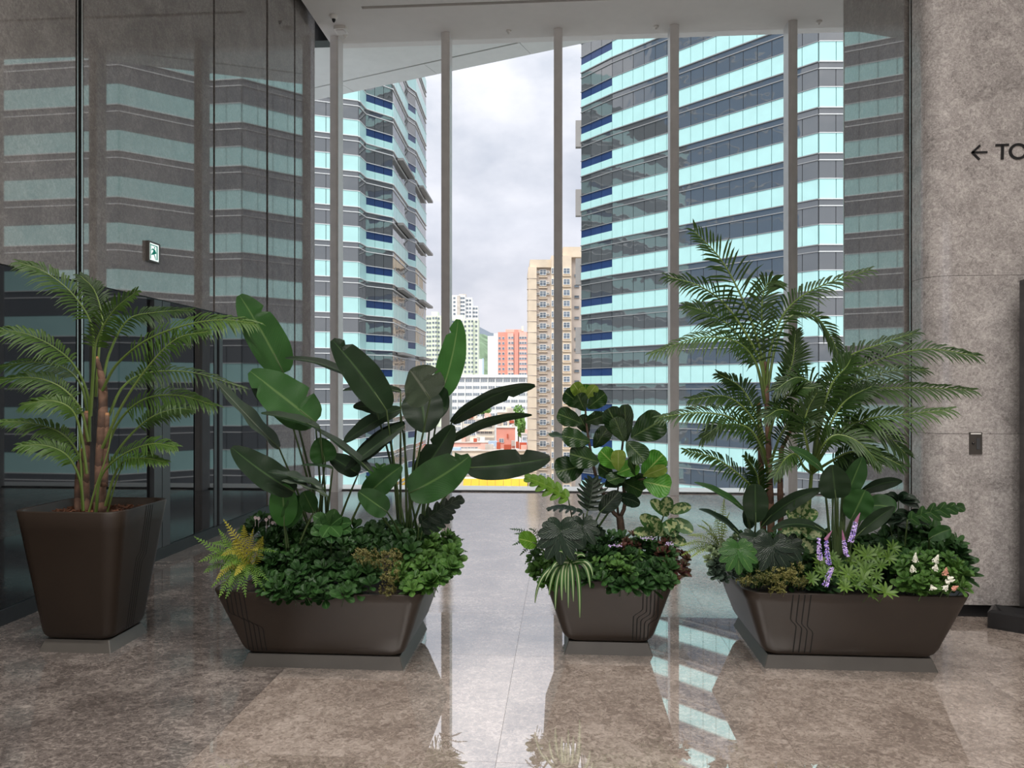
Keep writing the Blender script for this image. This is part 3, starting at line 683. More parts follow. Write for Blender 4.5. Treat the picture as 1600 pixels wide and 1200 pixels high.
# ------------------------------------------------------------------ planters
def rrect(hx, hy, r, n=6):
    pts = []
    for cx, cy, a0 in ((hx - r, hy - r, 0), (-hx + r, hy - r, 90), (-hx + r, -hy + r, 180), (hx - r, -hy + r, 270)):
        for k in range(n + 1):
            a = math.radians(a0 + 90 * k / n); pts.append((cx + r * math.cos(a), cy + r * math.sin(a)))
    return pts
def planter(label, x0, x1, y0, y1, flare, H, soil_z, grooves, chips=False):
    cx, cy, hx, hy = (x0 + x1) / 2, (y0 + y1) / 2, (x1 - x0) / 2, (y1 - y0) / 2
    t = empty('planter', (cx, cy, 0), label, 'planter', 'bronze planters')
    PZ = 0.062
    def half(z):
        k = (z - PZ) / (H - PZ); return hx - 0.012 + flare * k + 0.012, hy - 0.012 + flare * k + 0.012
    m = MB(); lv = []
    prof = [(PZ, 0.055), (PZ + 0.004, 0.034), (PZ + 0.014, 0.016), (PZ + 0.03, 0.005), (PZ + 0.055, 0.0)]
    prof += [(PZ + (H - PZ) * k, 0.0) for k in (0.35, 0.6, 0.85)] + [(H - 0.004, 0.0), (H, 0.004), (H, 0.018), (H - 0.006, 0.022), (soil_z - 0.02, 0.05)]
    for z, ins in prof:
        a, b = half(z); r = (0.055 + 0.045 * (z - PZ) / (H - PZ)) if ins < 0.03 else 0.05
        lv.append([(px + cx, py + cy, z) for px, py in rrect(a - ins, b - ins, max(0.02, r))])
    n = len(lv[0]); vs = [v for l in lv for v in l]
    fs = [(i * n + k, i * n + (k + 1) % n, (i + 1) * n + (k + 1) % n, (i + 1) * n + k) for i in range(len(lv) - 1) for k in range(n)]
    fs.append(tuple(range(n))[::-1]); m.add(vs, fs)
    body = m.build('body', 'planter_bronze', t, smooth=True)
    m = MB(); a = rrect(hx + 0.006, hy + 0.006, 0.004, 1); b = rrect(hx - 0.018, hy - 0.018, 0.004, 1); k = len(a)
    m.add([(p[0] + cx, p[1] + cy, 0) for p in a] + [(p[0] + cx, p[1] + cy, PZ + 0.004) for p in b], [(i, (i + 1) % k, k + (i + 1) % k, k + i) for i in range(k)] + [tuple(range(k))[::-1], tuple(range(k, 2 * k))])
    m.build('plinth', 'plinth_metal', t)
    m = MB(); a, b = half(soil_z); m.prism([(p[0] + cx, p[1] + cy) for p in rrect(a - 0.03, b - 0.03, 0.06)], soil_z - 0.03, soil_z); m.build('soil', 'soil', t)
    for face, u_top, shift, cnt, sp, zb in grooves:
        for i in range(cnt):
            path = []
            for q in range(25):
                z = PZ + 0.03 + (H - 0.005 - PZ - 0.03) * q / 24
                e = min(1, max(0, (z - zb + 0.025 + 0.012 * i) / 0.05)); e = e * e * (3 - 2 * e)
                u = u_top + i * sp + shift * (1 - e); a, b = half(z); path.append((u, z, a, b))
            m = MB(); wd = 0.003; vs = []
            for u, z, a, b in path:
                for du in (-wd, wd):
                    vs.append((cx + u + du, cy - b - 0.0007, z) if face == 'front' else (cx + a + 0.0007, cy + u + du, z))
            m.add(vs, [(2 * q, 2 * q + 1, 2 * q + 3, 2 * q + 2) for q in range(24)])
            g = m.build('groove', 'planter_groove', body, origin=(cx, cy, 0))
    if chips:
        rnd = random.Random(3); m = MB(); a, b = half(soil_z)
        for i in range(700):
            p = Vector((cx + rnd.uniform(-1, 1) * (a - 0.05), cy + rnd.uniform(-1, 1) * (b - 0.05), soil_z + rnd.uniform(0, 0.02)))
            d = Vector((rnd.uniform(-1, 1), rnd.uniform(-1, 1), rnd.uniform(-.25, .25))).normalized() * rnd.uniform(0.008, 0.02); s = d.orthogonal().normalized() * rnd.uniform(.004, .009)
            nn = d.cross(s).normalized() * 0.004
            m.add([p - d - s, p + d - s * .6, p + d + s, p - d + s * .8, p - d * .8 + nn, p + d * .8 + nn], [(0, 1, 5, 4), (1, 2, 5), (2, 3, 4, 5), (3, 0, 4)])
        stuff(m.build('bark_chips', 'bark', t))
    return t
planter('tall tapered bronze planter holding the potted palm beside the dark glass wall', -3.0, -2.58, 4.05, 4.42, 0.11, 0.82, 0.765, [('right', 0.0, -0.035, 4, 0.022, 0.53)], True)
planter('long low bronze planter under the bird of paradise leaves', -1.735, -0.86, 3.91, 4.60, 0.135, 0.44, 0.40, [('front', -0.475, 0.075, 5, 0.024, 0.30)])
planter('small square bronze planter under the fiddle-leaf fig', 0.012, 0.50, 4.22, 4.71, 0.125, 0.45, 0.41, [('front', 0.185, -0.05, 5, 0.021, 0.26)])
planter('long low bronze planter under the tall palms beside the stone pier', 1.09, 1.985, 4.08, 4.80, 0.135, 0.44, 0.40, [('front', -0.34, 0.035, 4, 0.03, 0.27)])

# ------------------------------------------------------------------ signs and fittings
T = empty('wayfinding_sign', P(1517, 238, PY), 'black arrow and TO lettering on the stone pier', 'sign')
def bar(px0, py0, px1, py1, w, name):
    a, b = P(px0, py0, PY), P(px1, py1, PY); d = (b - a).normalized(); n = Vector((-d.z, 0, d.x)) * (w * 5.0 / F / 2)
    m = MB(); q = [a - n, b - n, b + n, a + n]; off = Vector((0, -0.006, 0))
    m.add(q + [v + off for v in q], [(0, 1, 2, 3), (7, 6, 5, 4), (0, 4, 5, 1), (1, 5, 6, 2), (2, 6, 7, 3), (3, 7, 4, 0)]); return m.build(name, 'black_metal', T)
bar(1519, 238.5, 1542.5, 238, 3, 'arrow_shaft'); bar(1518, 239.3, 1531, 227.3, 3.2, 'arrow_head'); bar(1518, 238, 1530, 249.6, 3.2, 'arrow_head')
bar(1555, 227.3, 1576, 226.5, 3.4, 'letter_bar'); bar(1566, 227, 1565.5, 249.6, 4.2, 'letter_stem')
m = MB(); n = 36; c = P(1590.5, 236.8, PY); sx = 5.02 / F; vs = []
for o, r in ((0, 1), (0, .68), (-.006, 1), (-.006, .68)):
    for k in range(n):
        a = 2 * math.pi * k / n; rr = (13.6 if r == 1 else 9.4, 12.4 if r == 1 else 8.7); vs.append((c.x + rr[0] * sx * math.cos(a), c.y + o, c.z + rr[1] * sx * math.sin(a)))
fs = []
for k in range(n):
    j = (k + 1) % n; fs += [(2 * n + k, 2 * n + j, 3 * n + j, 3 * n + k), (k, j, 2 * n + j, 2 * n + k), (n + k, n + j, 3 * n + j, 3 * n + k)]
m.add(vs, fs); m.build('letter_ring', 'black_metal', T)

T = empty('key_switch', P(1523, 692, PY), 'small dark metal key switch plate on the stone pier', 'switch')
def prect(px0, py0, px1, py1, o0, o1, name, mat, parent):
    a, b = P(px0, py1, PY), P(px1, py0, PY); m = MB(); m.box((a.x, PY - o1, a.z), (b.x, PY - o0, b.z)); return m.build(name, mat, parent)
plain('switch_metal', srgb(72, 68, 64), 0.4, metal=0.4)
pl = prect(1514, 675.5, 1534, 710, 0, 0.006, 'plate', 'switch_metal', T)
prect(1516, 676.5, 1532, 678.5, 0.006, 0.008, 'label_strip', 'white_plastic', pl); prect(1525, 685, 1530, 702, 0.006, 0.009, 'slot_cover', 'grey_frame', pl)
c = P(1520, 692.5, PY); m = MB(); m.tube([c + Vector((0, -0.006, 0)), c + Vector((0, -0.014, 0))], [0.009, 0.008], 14); k = m.build('keyhole_barrel', 'black_metal', pl)
m = MB(); m.tube([c + Vector((-.004, -0.012, .004)), c + Vector((-.004, -0.017, .004))], [0.004, 0.003], 10); m.build('lock_core', 'bright_metal', T)

# exit sign flush on the left wall
ya, yb = wall_y(229.0), wall_y(242.5); zt = PX(229, 379, LX).z; zb = PX(229, 405.5, LX).z
T = empty('exit_sign', (LX, (ya + yb) / 2, zb), 'small lit green and white running-man exit sign on the stone wall', 'sign')
m = MB(); m.box((LX, ya - 0.015, zb - 0.012), (LX + 0.03, yb + 0.03, zt + 0.016)); m.build('housing', 'plinth_metal', T)
m = MB(); m.box((LX + 0.03, ya, zb), (LX + 0.032, yb, zt)); pn = m.build('panel', 'sign_white', T)
yw, zh = yb - ya, zt - zb
def sg(pts, name):
    m = MB(); m.add([(LX + 0.0335, ya + u * yw, zb + v * zh) for u, v in pts], [tuple(range(len(pts)))]); m.build(name, 'sign_green', T)
sg([(0.72, 0.08), (0.86, 0.08), (0.86, 0.9), (0.72, 0.9)], 'door_jamb'); sg([(0.1, 0.86), (0.86, 0.86), (0.86, 0.92), (0.1, 0.92)], 'door_head')
sg([(0.0, 0.05), (0.09, 0.05), (0.09, 0.95), (0.0, 0.95)], 'edge_band')
sg([(0.50 + 0.075 * math.cos(k * math.pi / 5), 0.77 + 0.05 * math.sin(k * math.pi / 5)) for k in range(10)], 'figure_head')
sg([(0.30, 0.70), (0.46, 0.70), (0.58, 0.52), (0.70, 0.45), (0.70, 0.51), (0.62, 0.57), (0.52, 0.70), (0.44, 0.46), (0.60, 0.24), (0.68, 0.06), (0.60, 0.06), (0.50, 0.22), (0.34, 0.42), (0.12, 0.33), (0.12, 0.28), (0.30, 0.33), (0.34, 0.60), (0.24, 0.62), (0.16, 0.55), (0.12, 0.59), (0.22, 0.69)], 'running_figure')

# ceiling fittings
def disc(px, py, r, h, name, label, cat, mat='white_plastic', dome=False):
    c = G(px, py, CEIL); t = empty(name, (c.x, c.y, CEIL), label, cat, 'ceiling fittings')
    m = MB(); m.tube([(c.x, c.y, CEIL), (c.x, c.y, CEIL - h * .6), (c.x, c.y, CEIL - h)], [r, r * .95, r * .6], 20); m.build('base', mat, t, smooth=False)
    m = MB(); m.tube([(c.x, c.y, CEIL - h), (c.x, c.y, CEIL - h * 1.5), (c.x, c.y, CEIL - h * 1.9)], [r * .5, r * .4, r * .15], 14); m.build('lens' if dome else 'nozzle', 'black_metal' if dome else mat, t)
disc(521.5, 24.5, 0.055, 0.05, 'security_camera', 'small white dome camera with dark lens on the ceiling', 'camera', dome=True)
disc(539, 55, 0.035, 0.03, 'sprinkler', 'white sprinkler cap nearest the left mullion', 'sprinkler')
disc(795, 48, 0.04, 0.03, 'sprinkler', 'white sprinkler cap above the gap of open sky', 'sprinkler')
disc(1025, 41, 0.04, 0.03, 'sprinkler', 'white sprinkler cap left of the fourth mullion', 'sprinkler')
disc(1280, 33, 0.04, 0.03, 'sprinkler', 'white sprinkler cap nearest the stone pier', 'sprinkler')
c = G(533, 44, CEIL); t = empty('detector_box', (c.x, c.y, CEIL), 'white square detector box on the ceiling below the dome camera', 'detector', 'ceiling fittings')
m = MB(); m.prism([(c.x + x, c.y + y) for x, y in rrect(0.09, 0.09, 0.03, 4)], CEIL - 0.05, CEIL); b = m.build('box', 'white_plastic', t)
m = MB(); m.prism([(c.x + x, c.y + y) for x, y in rrect(0.06, 0.06, 0.02, 4)], CEIL - 0.058, CEIL - 0.05); m.build('cover', 'ceiling_paint', t)

# display totem at the right edge of the frame
kc = G(1543, 981)
t = empty('display_totem', (kc.x + 0.5, kc.y - 0.02, 0), 'black display totem on a sloping square base at the right edge', 'display')
ang = math.radians(-36); ux = Vector((math.cos(ang), math.sin(ang), 0)); uy = Vector((-math.sin(ang), math.cos(ang), 0)); k0 = Vector((kc.x, kc.y, 0))
def ring(ins, z, L=0.95, Wd=0.19): return [k0 + ux * a + uy * b + Vector((0, 0, z)) for a, b in ((ins, ins), (L - ins, ins), (L - ins, Wd - ins), (ins, Wd - ins))]
m = MB(); lv = [ring(0, 0), ring(0, 0.10), ring(0.02, 0.115), ring(0.07, 0.085), ring(0.075, 0.08)]
m.add([v for l in lv for v in l], [(i * 4 + k, i * 4 + (k + 1) % 4, (i + 1) * 4 + (k + 1) % 4, (i + 1) * 4 + k) for i in range(4) for k in range(4)] + [(0, 3, 2, 1), (16, 17, 18, 19)])
plain('totem_black', (0.012, 0.012, 0.013, 1), 0.22, var=0.1)
m.build('base', 'totem_black', t)
c = P(1596.5, 437, kc.y + 0.05); m = MB(); m.prism([(c.x + 0.04 + x, kc.y + 0.06 + y) for x, y in [(-.04, -.04), (.75, -.14), (.76, -.08), (-.03, .03)]], 0.07, c.z); m.build('screen_slab', 'totem_black', t)
m = MB(); m.prism([(c.x + 0.04 + x, kc.y + 0.06 + y) for x, y in [(.03, -.0515), (.70, -.1355), (.70, -.132), (.03, -.048)]], 0.55, c.z - 0.1); m.build('screen', 'dark_glass', t)

# ------------------------------------------------------------------ foliage materials
def leaf_mat(name, dark, light, rib, rough=0.38, ribw=0.016, veins=22.0, vein_amt=0.35, stripe=None, blotch=None, transl=0.18, spec=0.5, slant=1.2):
    k_ = 0.62 if name not in ('fern_yellow', 'fern_leaf', 'fern_pale', 'fig_bright', 'fig_lime', 'palm_stalk', 'sedum_gold', 'sedum_olive') else 0.72
    dark, light, rib = [tuple(c * k_ for c in q[:3]) + (1,) for q in (dark, light, rib)]
    if blotch: blotch = tuple(c * 0.5 for c in blotch[:3]) + (1,)
    if stripe: stripe = tuple(c * 0.7 for c in stripe[:3]) + (1,)
    m, t, b = new_mat(name)
    uv = N(t, 'ShaderNodeTexCoord'); sp = N(t, 'ShaderNodeSeparateXYZ'); t.links.new(uv.outputs['UV'], sp.inputs[0])
    au = N(t, 'ShaderNodeMath', operation='SUBTRACT'); au.inputs[1].default_value = 0.5; t.links.new(sp.outputs[0], au.inputs[0])
    ab = N(t, 'ShaderNodeMath', operation='ABSOLUTE'); t.links.new(au.outputs[0], ab.inputs[0])
    g = N(t, 'ShaderNodeNewGeometry'); no = N(t, 'ShaderNodeTexNoise'); no.inputs['Scale'].default_value = 9; no.inputs['Detail'].default_value = 3
    t.links.new(g.outputs['Position'], no.inputs['Vector'])
    oi = N(t, 'ShaderNodeObjectInfo'); mixf = N(t, 'ShaderNodeMath', operation='MULTIPLY_ADD'); mixf.inputs[1].default_value = 0.45
    t.links.new(oi.outputs['Random'], mixf.inputs[0]); ns = N(t, 'ShaderNodeMath', operation='MULTIPLY'); ns.inputs[1].default_value = 0.6
    t.links.new(no.outputs['Fac'], ns.inputs[0]); t.links.new(ns.outputs[0], mixf.inputs[2])
    c0 = ramp(t, mixf.outputs[0], [(0.2, dark), (0.8, light)])
    # lateral veins
    vv = N(t, 'ShaderNodeMath', operation='MULTIPLY_ADD'); vv.inputs[1].default_value = -slant
    t.links.new(ab.outputs[0], vv.inputs[0]); t.links.new(sp.outputs[1], vv.inputs[2])
    vm = N(t, 'ShaderNodeMath', operation='MULTIPLY'); vm.inputs[1].default_value = veins; t.links.new(vv.outputs[0], vm.inputs[0])
    fr = N(t, 'ShaderNodeMath', operation='PINGPONG'); fr.inputs[1].default_value = 0.5; t.links.new(vm.outputs[0], fr.inputs[0])
    vr = ramp(t, fr.outputs[0], [(0.0, (vein_amt, vein_amt, vein_amt, 1)), (0.16, (0, 0, 0, 1))])
    mv = N(t, 'ShaderNodeMix', data_type='RGBA'); t.links.new(vr.outputs[0], mv.inputs[0]); t.links.new(c0.outputs[0], mv.inputs[6]); mv.inputs[7].default_value = rib
    last = mv.outputs[2]
    if blotch:
        n2 = N(t, 'ShaderNodeTexNoise'); n2.inputs['Scale'].default_value = 55; n2.inputs['Detail'].default_value = 2; t.links.new(g.outputs['Position'], n2.inputs['Vector'])
        ad = N(t, 'ShaderNodeMath', operation='MULTIPLY_ADD'); ad.inputs[1].default_value = -0.55; t.links.new(ab.outputs[0], ad.inputs[0]); t.links.new(n2.outputs['Fac'], ad.inputs[2])
        br = ramp(t, ad.outputs[0], [(0.36, (0, 0, 0, 1)), (0.44, (1, 1, 1, 1))])
        mb_ = N(t, 'ShaderNodeMix', data_type='RGBA'); t.links.new(br.outputs[0], mb_.inputs[0]); t.links.new(last, mb_.inputs[6]); mb_.inputs[7].default_value = blotch; last = mb_.outputs[2]
    if stripe:
        sr = ramp(t, ab.outputs[0], [(0.0, (1, 1, 1, 1)), (0.11, (1, 1, 1, 1)), (0.17, (0, 0, 0, 1))])
        ms = N(t, 'ShaderNodeMix', data_type='RGBA'); t.links.new(sr.outputs[0], ms.inputs[0]); t.links.new(last, ms.inputs[6]); ms.inputs[7].default_value = stripe; last = ms.outputs[2]
    rr = ramp(t, ab.outputs[0], [(0.0, (1, 1, 1, 1)), (ribw, (0.8, 0.8, 0.8, 1)), (ribw * 1.8, (0, 0, 0, 1))])
    mr = N(t, 'ShaderNodeMix', data_type='RGBA'); t.links.new(rr.outputs[0], mr.inputs[0]); t.links.new(last, mr.inputs[6]); mr.inputs[7].default_value = rib
    t.links.new(mr.outputs[2], b.inputs['Base Color']); b.inputs['Roughness'].default_value = rough; b.inputs['Specular IOR Level'].default_value = spec * 0.7
    bp = N(t, 'ShaderNodeBump'); bp.inputs['Strength'].default_value = 0.5; bp.inputs['Distance'].default_value = 0.004
    t.links.new(fr.outputs[0], bp.inputs['Height']); t.links.new(bp.outputs[0], b.inputs['Normal'])
    if transl:
        tl = N(t, 'ShaderNodeBsdfTranslucent'); t.links.new(mr.outputs[2], tl.inputs[0]); mx = N(t, 'ShaderNodeMixShader'); mx.inputs[0].default_value = transl
        o = t.nodes['Material Output']; t.links.new(b.outputs[0], mx.inputs[1]); t.links.new(tl.outputs[0], mx.inputs[2]); t.links.new(mx.outputs[0], o.inputs[0])
    return m
leaf_mat('strelitzia_dark', srgb(22, 44, 24), srgb(36, 64, 34), srgb(70, 100, 56), 0.4, 0.02, 36, 0.34)
leaf_mat('strelitzia_mid', srgb(38, 80, 36), srgb(56, 106, 46), srgb(104, 140, 76), 0.42, 0.02, 36, 0.30)
leaf_mat('strelitzia_bright', srgb(62, 122, 50), srgb(80, 144, 62), srgb(130, 170, 96), 0.45, 0.02, 26, 0.2, transl=0.3)
leaf_mat('strelitzia_grey', srgb(64, 82, 62), srgb(84, 102, 80), srgb(150, 158, 140), 0.3, 0.02, 26, 0.5)
leaf_mat('palm_leaf', srgb(58, 92, 34), srgb(92, 128, 52), srgb(120, 150, 70), 0.42, 0.03, 1, 0.0, transl=0.25)
leaf_mat('palm_leaf_deep', srgb(36, 66, 26), srgb(68, 100, 42), srgb(92, 122, 56), 0.42, 0.03, 1, 0.0, transl=0.25)
leaf_mat('palm_stalk', srgb(96, 122, 56), srgb(124, 146, 74), srgb(124, 146, 74), 0.45, 0.01, 1, 0.0, transl=0)
leaf_mat('petiole', srgb(58, 82, 44), srgb(84, 104, 58), srgb(84, 104, 58), 0.45, 0.01, 1, 0.0, transl=0)
leaf_mat('fern_leaf', srgb(74, 120, 42), srgb(116, 158, 58), srgb(150, 180, 80), 0.5, 0.06, 1, 0.0, transl=0.25)
leaf_mat('fern_yellow', srgb(150, 150, 40), srgb(196, 186, 66), srgb(206, 190, 90), 0.5, 0.06, 1, 0.0, transl=0.25)
leaf_mat('fern_pale', srgb(140, 170, 70), srgb(186, 206, 104), srgb(200, 214, 130), 0.5, 0.06, 1, 0.0, transl=0.3)
leaf_mat('shrub_leaf', srgb(34, 70, 34), srgb(66, 108, 52), srgb(96, 136, 78), 0.36, 0.03, 9, 0.15)
leaf_mat('shrub_lime', srgb(64, 112, 44), srgb(104, 150, 66), srgb(140, 176, 96), 0.4, 0.03, 9, 0.15)
leaf_mat('fig_dark', srgb(26, 52, 24), srgb(44, 76, 34), srgb(98, 120, 70), 0.32, 0.022, 8, 0.3, slant=0.9)
leaf_mat('fig_bright', srgb(58, 130, 38), srgb(92, 160, 54), srgb(170, 200, 110), 0.36, 0.022, 8, 0.35, transl=0.3, slant=0.9)
leaf_mat('fig_lime', srgb(120, 156, 52), srgb(158, 184, 80), srgb(200, 210, 130), 0.4, 0.022, 8, 0.3, transl=0.35, slant=0.9)
leaf_mat('monstera_dark', srgb(20, 38, 26), srgb(36, 58, 40), srgb(88, 104, 84), 0.3, 0.02, 7, 0.3, slant=0.8)
leaf_mat('monstera_mid', srgb(36, 80, 32), srgb(54, 104, 42), srgb(120, 156, 84), 0.36, 0.02, 7, 0.3, slant=0.8)
leaf_mat('monstera_lime', srgb(86, 136, 36), srgb(122, 168, 54), srgb(160, 190, 90), 0.36, 0.02, 7, 0.3, transl=0.3, slant=0.8)
leaf_mat('spider_leaf', srgb(52, 96, 42), srgb(78, 124, 58), srgb(196, 206, 160), 0.4, 0.02, 1, 0.0, stripe=srgb(192, 204, 158))
leaf_mat('coleus_leaf', srgb(84, 38, 40), srgb(118, 62, 56), srgb(150, 104, 84), 0.5, 0.03, 9, 0.3, blotch=srgb(84, 96, 58))
leaf_mat('dieffenbachia_leaf', srgb(46, 88, 40), srgb(68, 112, 52), srgb(170, 190, 130), 0.4, 0.02, 9, 0.2, blotch=srgb(198, 208, 150))
leaf_mat('lupine_leaf', srgb(62, 98, 36), srgb(106, 140, 56), srgb(140, 170, 84), 0.45, 0.03, 1, 0.0)
leaf_mat('succulent_leaf', srgb(66, 86, 74), srgb(104, 126, 106), srgb(124, 144, 122), 0.5, 0.02, 1, 0.0)
leaf_mat('succulent_pale', srgb(140, 166, 120), srgb(178, 198, 150), srgb(190, 206, 160), 0.5, 0.02, 1, 0.0)
leaf_mat('sedum_gold', srgb(112, 106, 56), srgb(164, 156, 98), srgb(196, 172, 96), 0.6, 0.02, 1, 0.0)
leaf_mat('sedum_olive', srgb(80, 88, 40), srgb(132, 130, 66), srgb(160, 150, 80), 0.6, 0.02, 1, 0.0)
plain('lupine_purple', srgb(150, 128, 214), 0.6, var=0.25, scale=60)
plain('lupine_lilac', srgb(206, 184, 232), 0.6, var=0.15, scale=60)
plain('lupine_tip', srgb(132, 84, 112), 0.6, var=0.15, scale=60)
plain('flower_white', srgb(240, 240, 226), 0.6, var=0.06, scale=60)
plain('flower_pink', srgb(222, 160, 140), 0.6, var=0.1, scale=60)
plain('flower_blush', srgb(226, 206, 206), 0.6, var=0.1, scale=60)
plain('woody_stem', srgb(70, 54, 42), 0.8, var=0.35, scale=40, bump=0.3)
plain('cut_wood', srgb(176, 128, 88), 0.8, var=0.15, scale=40)
def ring_bark(name, c0, c1):
    m, t, b = new_mat(name); g = N(t, 'ShaderNodeNewGeometry'); sp = N(t, 'ShaderNodeSeparateXYZ'); t.links.new(g.outputs['Position'], sp.inputs[0])
    no = N(t, 'ShaderNodeTexNoise'); no.inputs['Scale'].default_value = 22; no.inputs['Detail'].default_value = 5; t.links.new(g.outputs['Position'], no.inputs['Vector'])
    mp = N(t, 'ShaderNodeMath', operation='MULTIPLY_ADD'); mp.inputs[1].default_value = 9; t.links.new(sp.outputs[2], mp.inputs[0]); n2 = N(t, 'ShaderNodeMath', operation='MULTIPLY'); n2.inputs[1].default_value = 0.9
    t.links.new(no.outputs['Fac'], n2.inputs[0]); t.links.new(n2.outputs[0], mp.inputs[2])
    fr = N(t, 'ShaderNodeMath', operation='FRACT'); t.links.new(mp.outputs[0], fr.inputs[0])
    ad = N(t, 'ShaderNodeMath', operation='MULTIPLY'); t.links.new(fr.outputs[0], ad.inputs[0]); t.links.new(no.outputs['Fac'], ad.inputs[1])
    r = ramp(t, ad.outputs[0], [(0.0, c0), (0.5, c1)]); t.links.new(r.outputs[0], b.inputs['Base Color']); b.inputs['Roughness'].default_value = 0.8
    bp = N(t, 'ShaderNodeBump'); bp.inputs['Strength'].default_value = 0.35; bp.inputs['Distance'].default_value = 0.004; t.links.new(ad.outputs[0], bp.inputs['Height']); t.links.new(bp.outputs[0], b.inputs['Normal'])
ring_bark('palm_trunk', srgb(70, 52, 42), srgb(128, 98, 80))

# ------------------------------------------------------------------ foliage shapes
def bez(a, c, b, t): return a * (1 - t) ** 2 + c * (2 * t * (1 - t)) + b * t * t
def bezd(a, c, b, t): return (c - a) * (2 * (1 - t)) + (b - c) * (2 * t)
PROF = {'paddle': (0.40, 0.60), 'lance': (0.7, 0.75), 'fig': (0.8, 0.38), 'oval': (0.55, 0.5), 'strap': (0.2, 0.5), 'obov': (1.0, 0.45), 'heart': (0.3, 0.6)}
def pw(prof, t):
    a, b = PROF[prof]; t = min(max(t, 0.0), 1.0); k = a / (a + b); return (t ** a * (1 - t) ** b) / (k ** a * (1 - k) ** b)
CAM = Vector((0, 0, EYE))
def blade(mb, base, tip, width, ctrl=None, face=None, twist=0.0, prof='lance', nseg=10, ncr=4, fold=0.2, wave=0.0, rnd=None, notch=(), mi=0, twist_end=None, cup=0.0):
    base, tip = Vector(base), Vector(tip); ctrl = (base + tip) / 2 if ctrl is None else Vector(ctrl)
    mid = (base + tip) / 2; f = (CAM - mid).normalized() * 0.9 + Vector((0, 0, 0.25)) if face is None else Vector(face)
    vs, uvs, fs = [], [], []; ph = rnd.uniform(0, 6) if rnd else 0
    for i in range(nseg + 1):
        t = i / nseg; p = bez(base, ctrl, tip, t); tg = bezd(base, ctrl, tip, min(max(t, .02), .98)).normalized()
        sd = tg.cross(f); sd = sd.normalized() if sd.length > 1e-5 else tg.orthogonal().normalized()
        tw = twist if twist_end is None else twist + (twist_end - twist) * t
        sd = Quaternion(tg, math.radians(tw)) @ sd; nm = sd.cross(tg).normalized()
        w0 = width / 2 * pw(prof, 0.015 + 0.97 * t)
        for j in range(ncr + 1):
            u = -1 + 2 * j / ncr; w = w0
            for (nt_, ns) in notch:
                if abs(t - nt_) < 0.55 / nseg and ns * u > 0.3: w = w0 * 0.62
            z = fold * abs(u) * w - cup * u * u * w + wave * w * math.sin(t * 17 + ph + (1.5 if u > 0 else 0)) * abs(u)
            vs.append(p + sd * (u * w) + nm * z); uvs.append(((u + 1) / 2, t))
    c = ncr + 1
    for i in range(nseg):
        for j in range(ncr): fs.append((i * c + j, i * c + j + 1, (i + 1) * c + j + 1, (i + 1) * c + j))
    mb.add(vs, fs, mi, uvs)
def curve_pts(pts, n):
    """Catmull-Rom through pts"""
    pts = [Vector(p) for p in pts]; q = [pts[0] * 2 - pts[1]] + pts + [pts[-1] * 2 - pts[-2]]; out = []; segs = len(pts) - 1
    for i in range(n + 1):
        s = i / n * segs; k = min(int(s), segs - 1); t = s - k; a, b, c, d = q[k:k + 4]
        out.append(0.5 * ((2 * b) + (c - a) * t + (2 * a - 5 * b + 4 * c - d) * t * t + (3 * b - a - 3 * c + d) * t ** 3))
    return out
def px_path(pts): return [P(x, y, Y) for x, y, Y in pts]
def feather(mb, path, L, pairs, start, ang0, ang1, droop, lw, rnd, face=None, shape='palm', lift=0.25, mi=0):
    """leaflets both sides along a rachis path of world points"""
    n = len(path) - 1
    for i in range(pairs):
        s = start + (1 - start) * (i + 0.5) / pairs; k = s * n; a = min(int(k), n - 1); p = path[a].lerp(path[a + 1], k - a)
        tg = (path[min(a + 1, n)] - path[max(a - 1, 0)]).normalized()
        f = ((CAM - p).normalized() * 0.75 + Vector((0, 0, 0.65))) if face is None else Vector(face)
        sd = tg.cross(f).normalized(); nm = sd.cross(tg).normalized(); q = (s - start) / (1 - start)
        ln = L * ((0.55 + 0.45 * math.sin(min(1, q * 1.9) * math.pi / 2)) * (1 - 0.62 * max(0, q - 0.45) / 0.55) if shape == 'palm' else (0.35 + 0.65 * math.sin(min(1, q * 3) * math.pi / 2)) * (1 - q) ** 0.75 + 0.05 * L)
        an = math.radians(ang0 + (ang1 - ang0) * q)
        for sg in (-1, 1):
            l = ln * rnd.uniform(0.88, 1.1); a2 = an + rnd.uniform(-.1, .1)
            d = (tg * math.cos(a2) + sd * sg * math.sin(a2) + nm * (lift + rnd.uniform(-.12, .12))).normalized()
            wv = d.cross(nm).normalized() * (lw / 2 * rnd.uniform(.85, 1.1)); g = Vector((0, 0, -1)) * droop * l
            p1 = p + d * l * 0.35 + g * 0.10; p2 = p + d * l * 0.72 + g * 0.45; p3 = p + d * l + g
            mb.add([p - wv * .35, p + wv * .35, p1 + wv, p1 - wv, p2 + wv * .8, p2 - wv * .8, p3], [(0, 1, 2, 3), (3, 2, 4, 5), (5, 4, 6)], mi,
                   [(0.1, 0), (.9, 0), (1, .35), (0, .35), (.95, .7), (.05, .7), (.5, 1)])
def palm_frond(root, pts, L, rnd, mat='palm_leaf', stalk_from=0.0, start=0.3, pairs=30, r=0.008, droop=0.35, ang=(62, 28), face=None):
    path = curve_pts(px_path(pts), 26); z = path[12].y
    mb = MB(); feather(mb, path, L * z / F, pairs, start, ang[0], ang[1], droop, 0.0142, rnd, face)
    fr = mb.build('frond', mat, root)
    st = MB(); st.tube(path, [r * (1 - 0.85 * i / 26) + 0.0012 for i in range(27)], 6)
    o = st.build('stalk', 'palm_stalk', fr, origin=wloc(root)); return fr
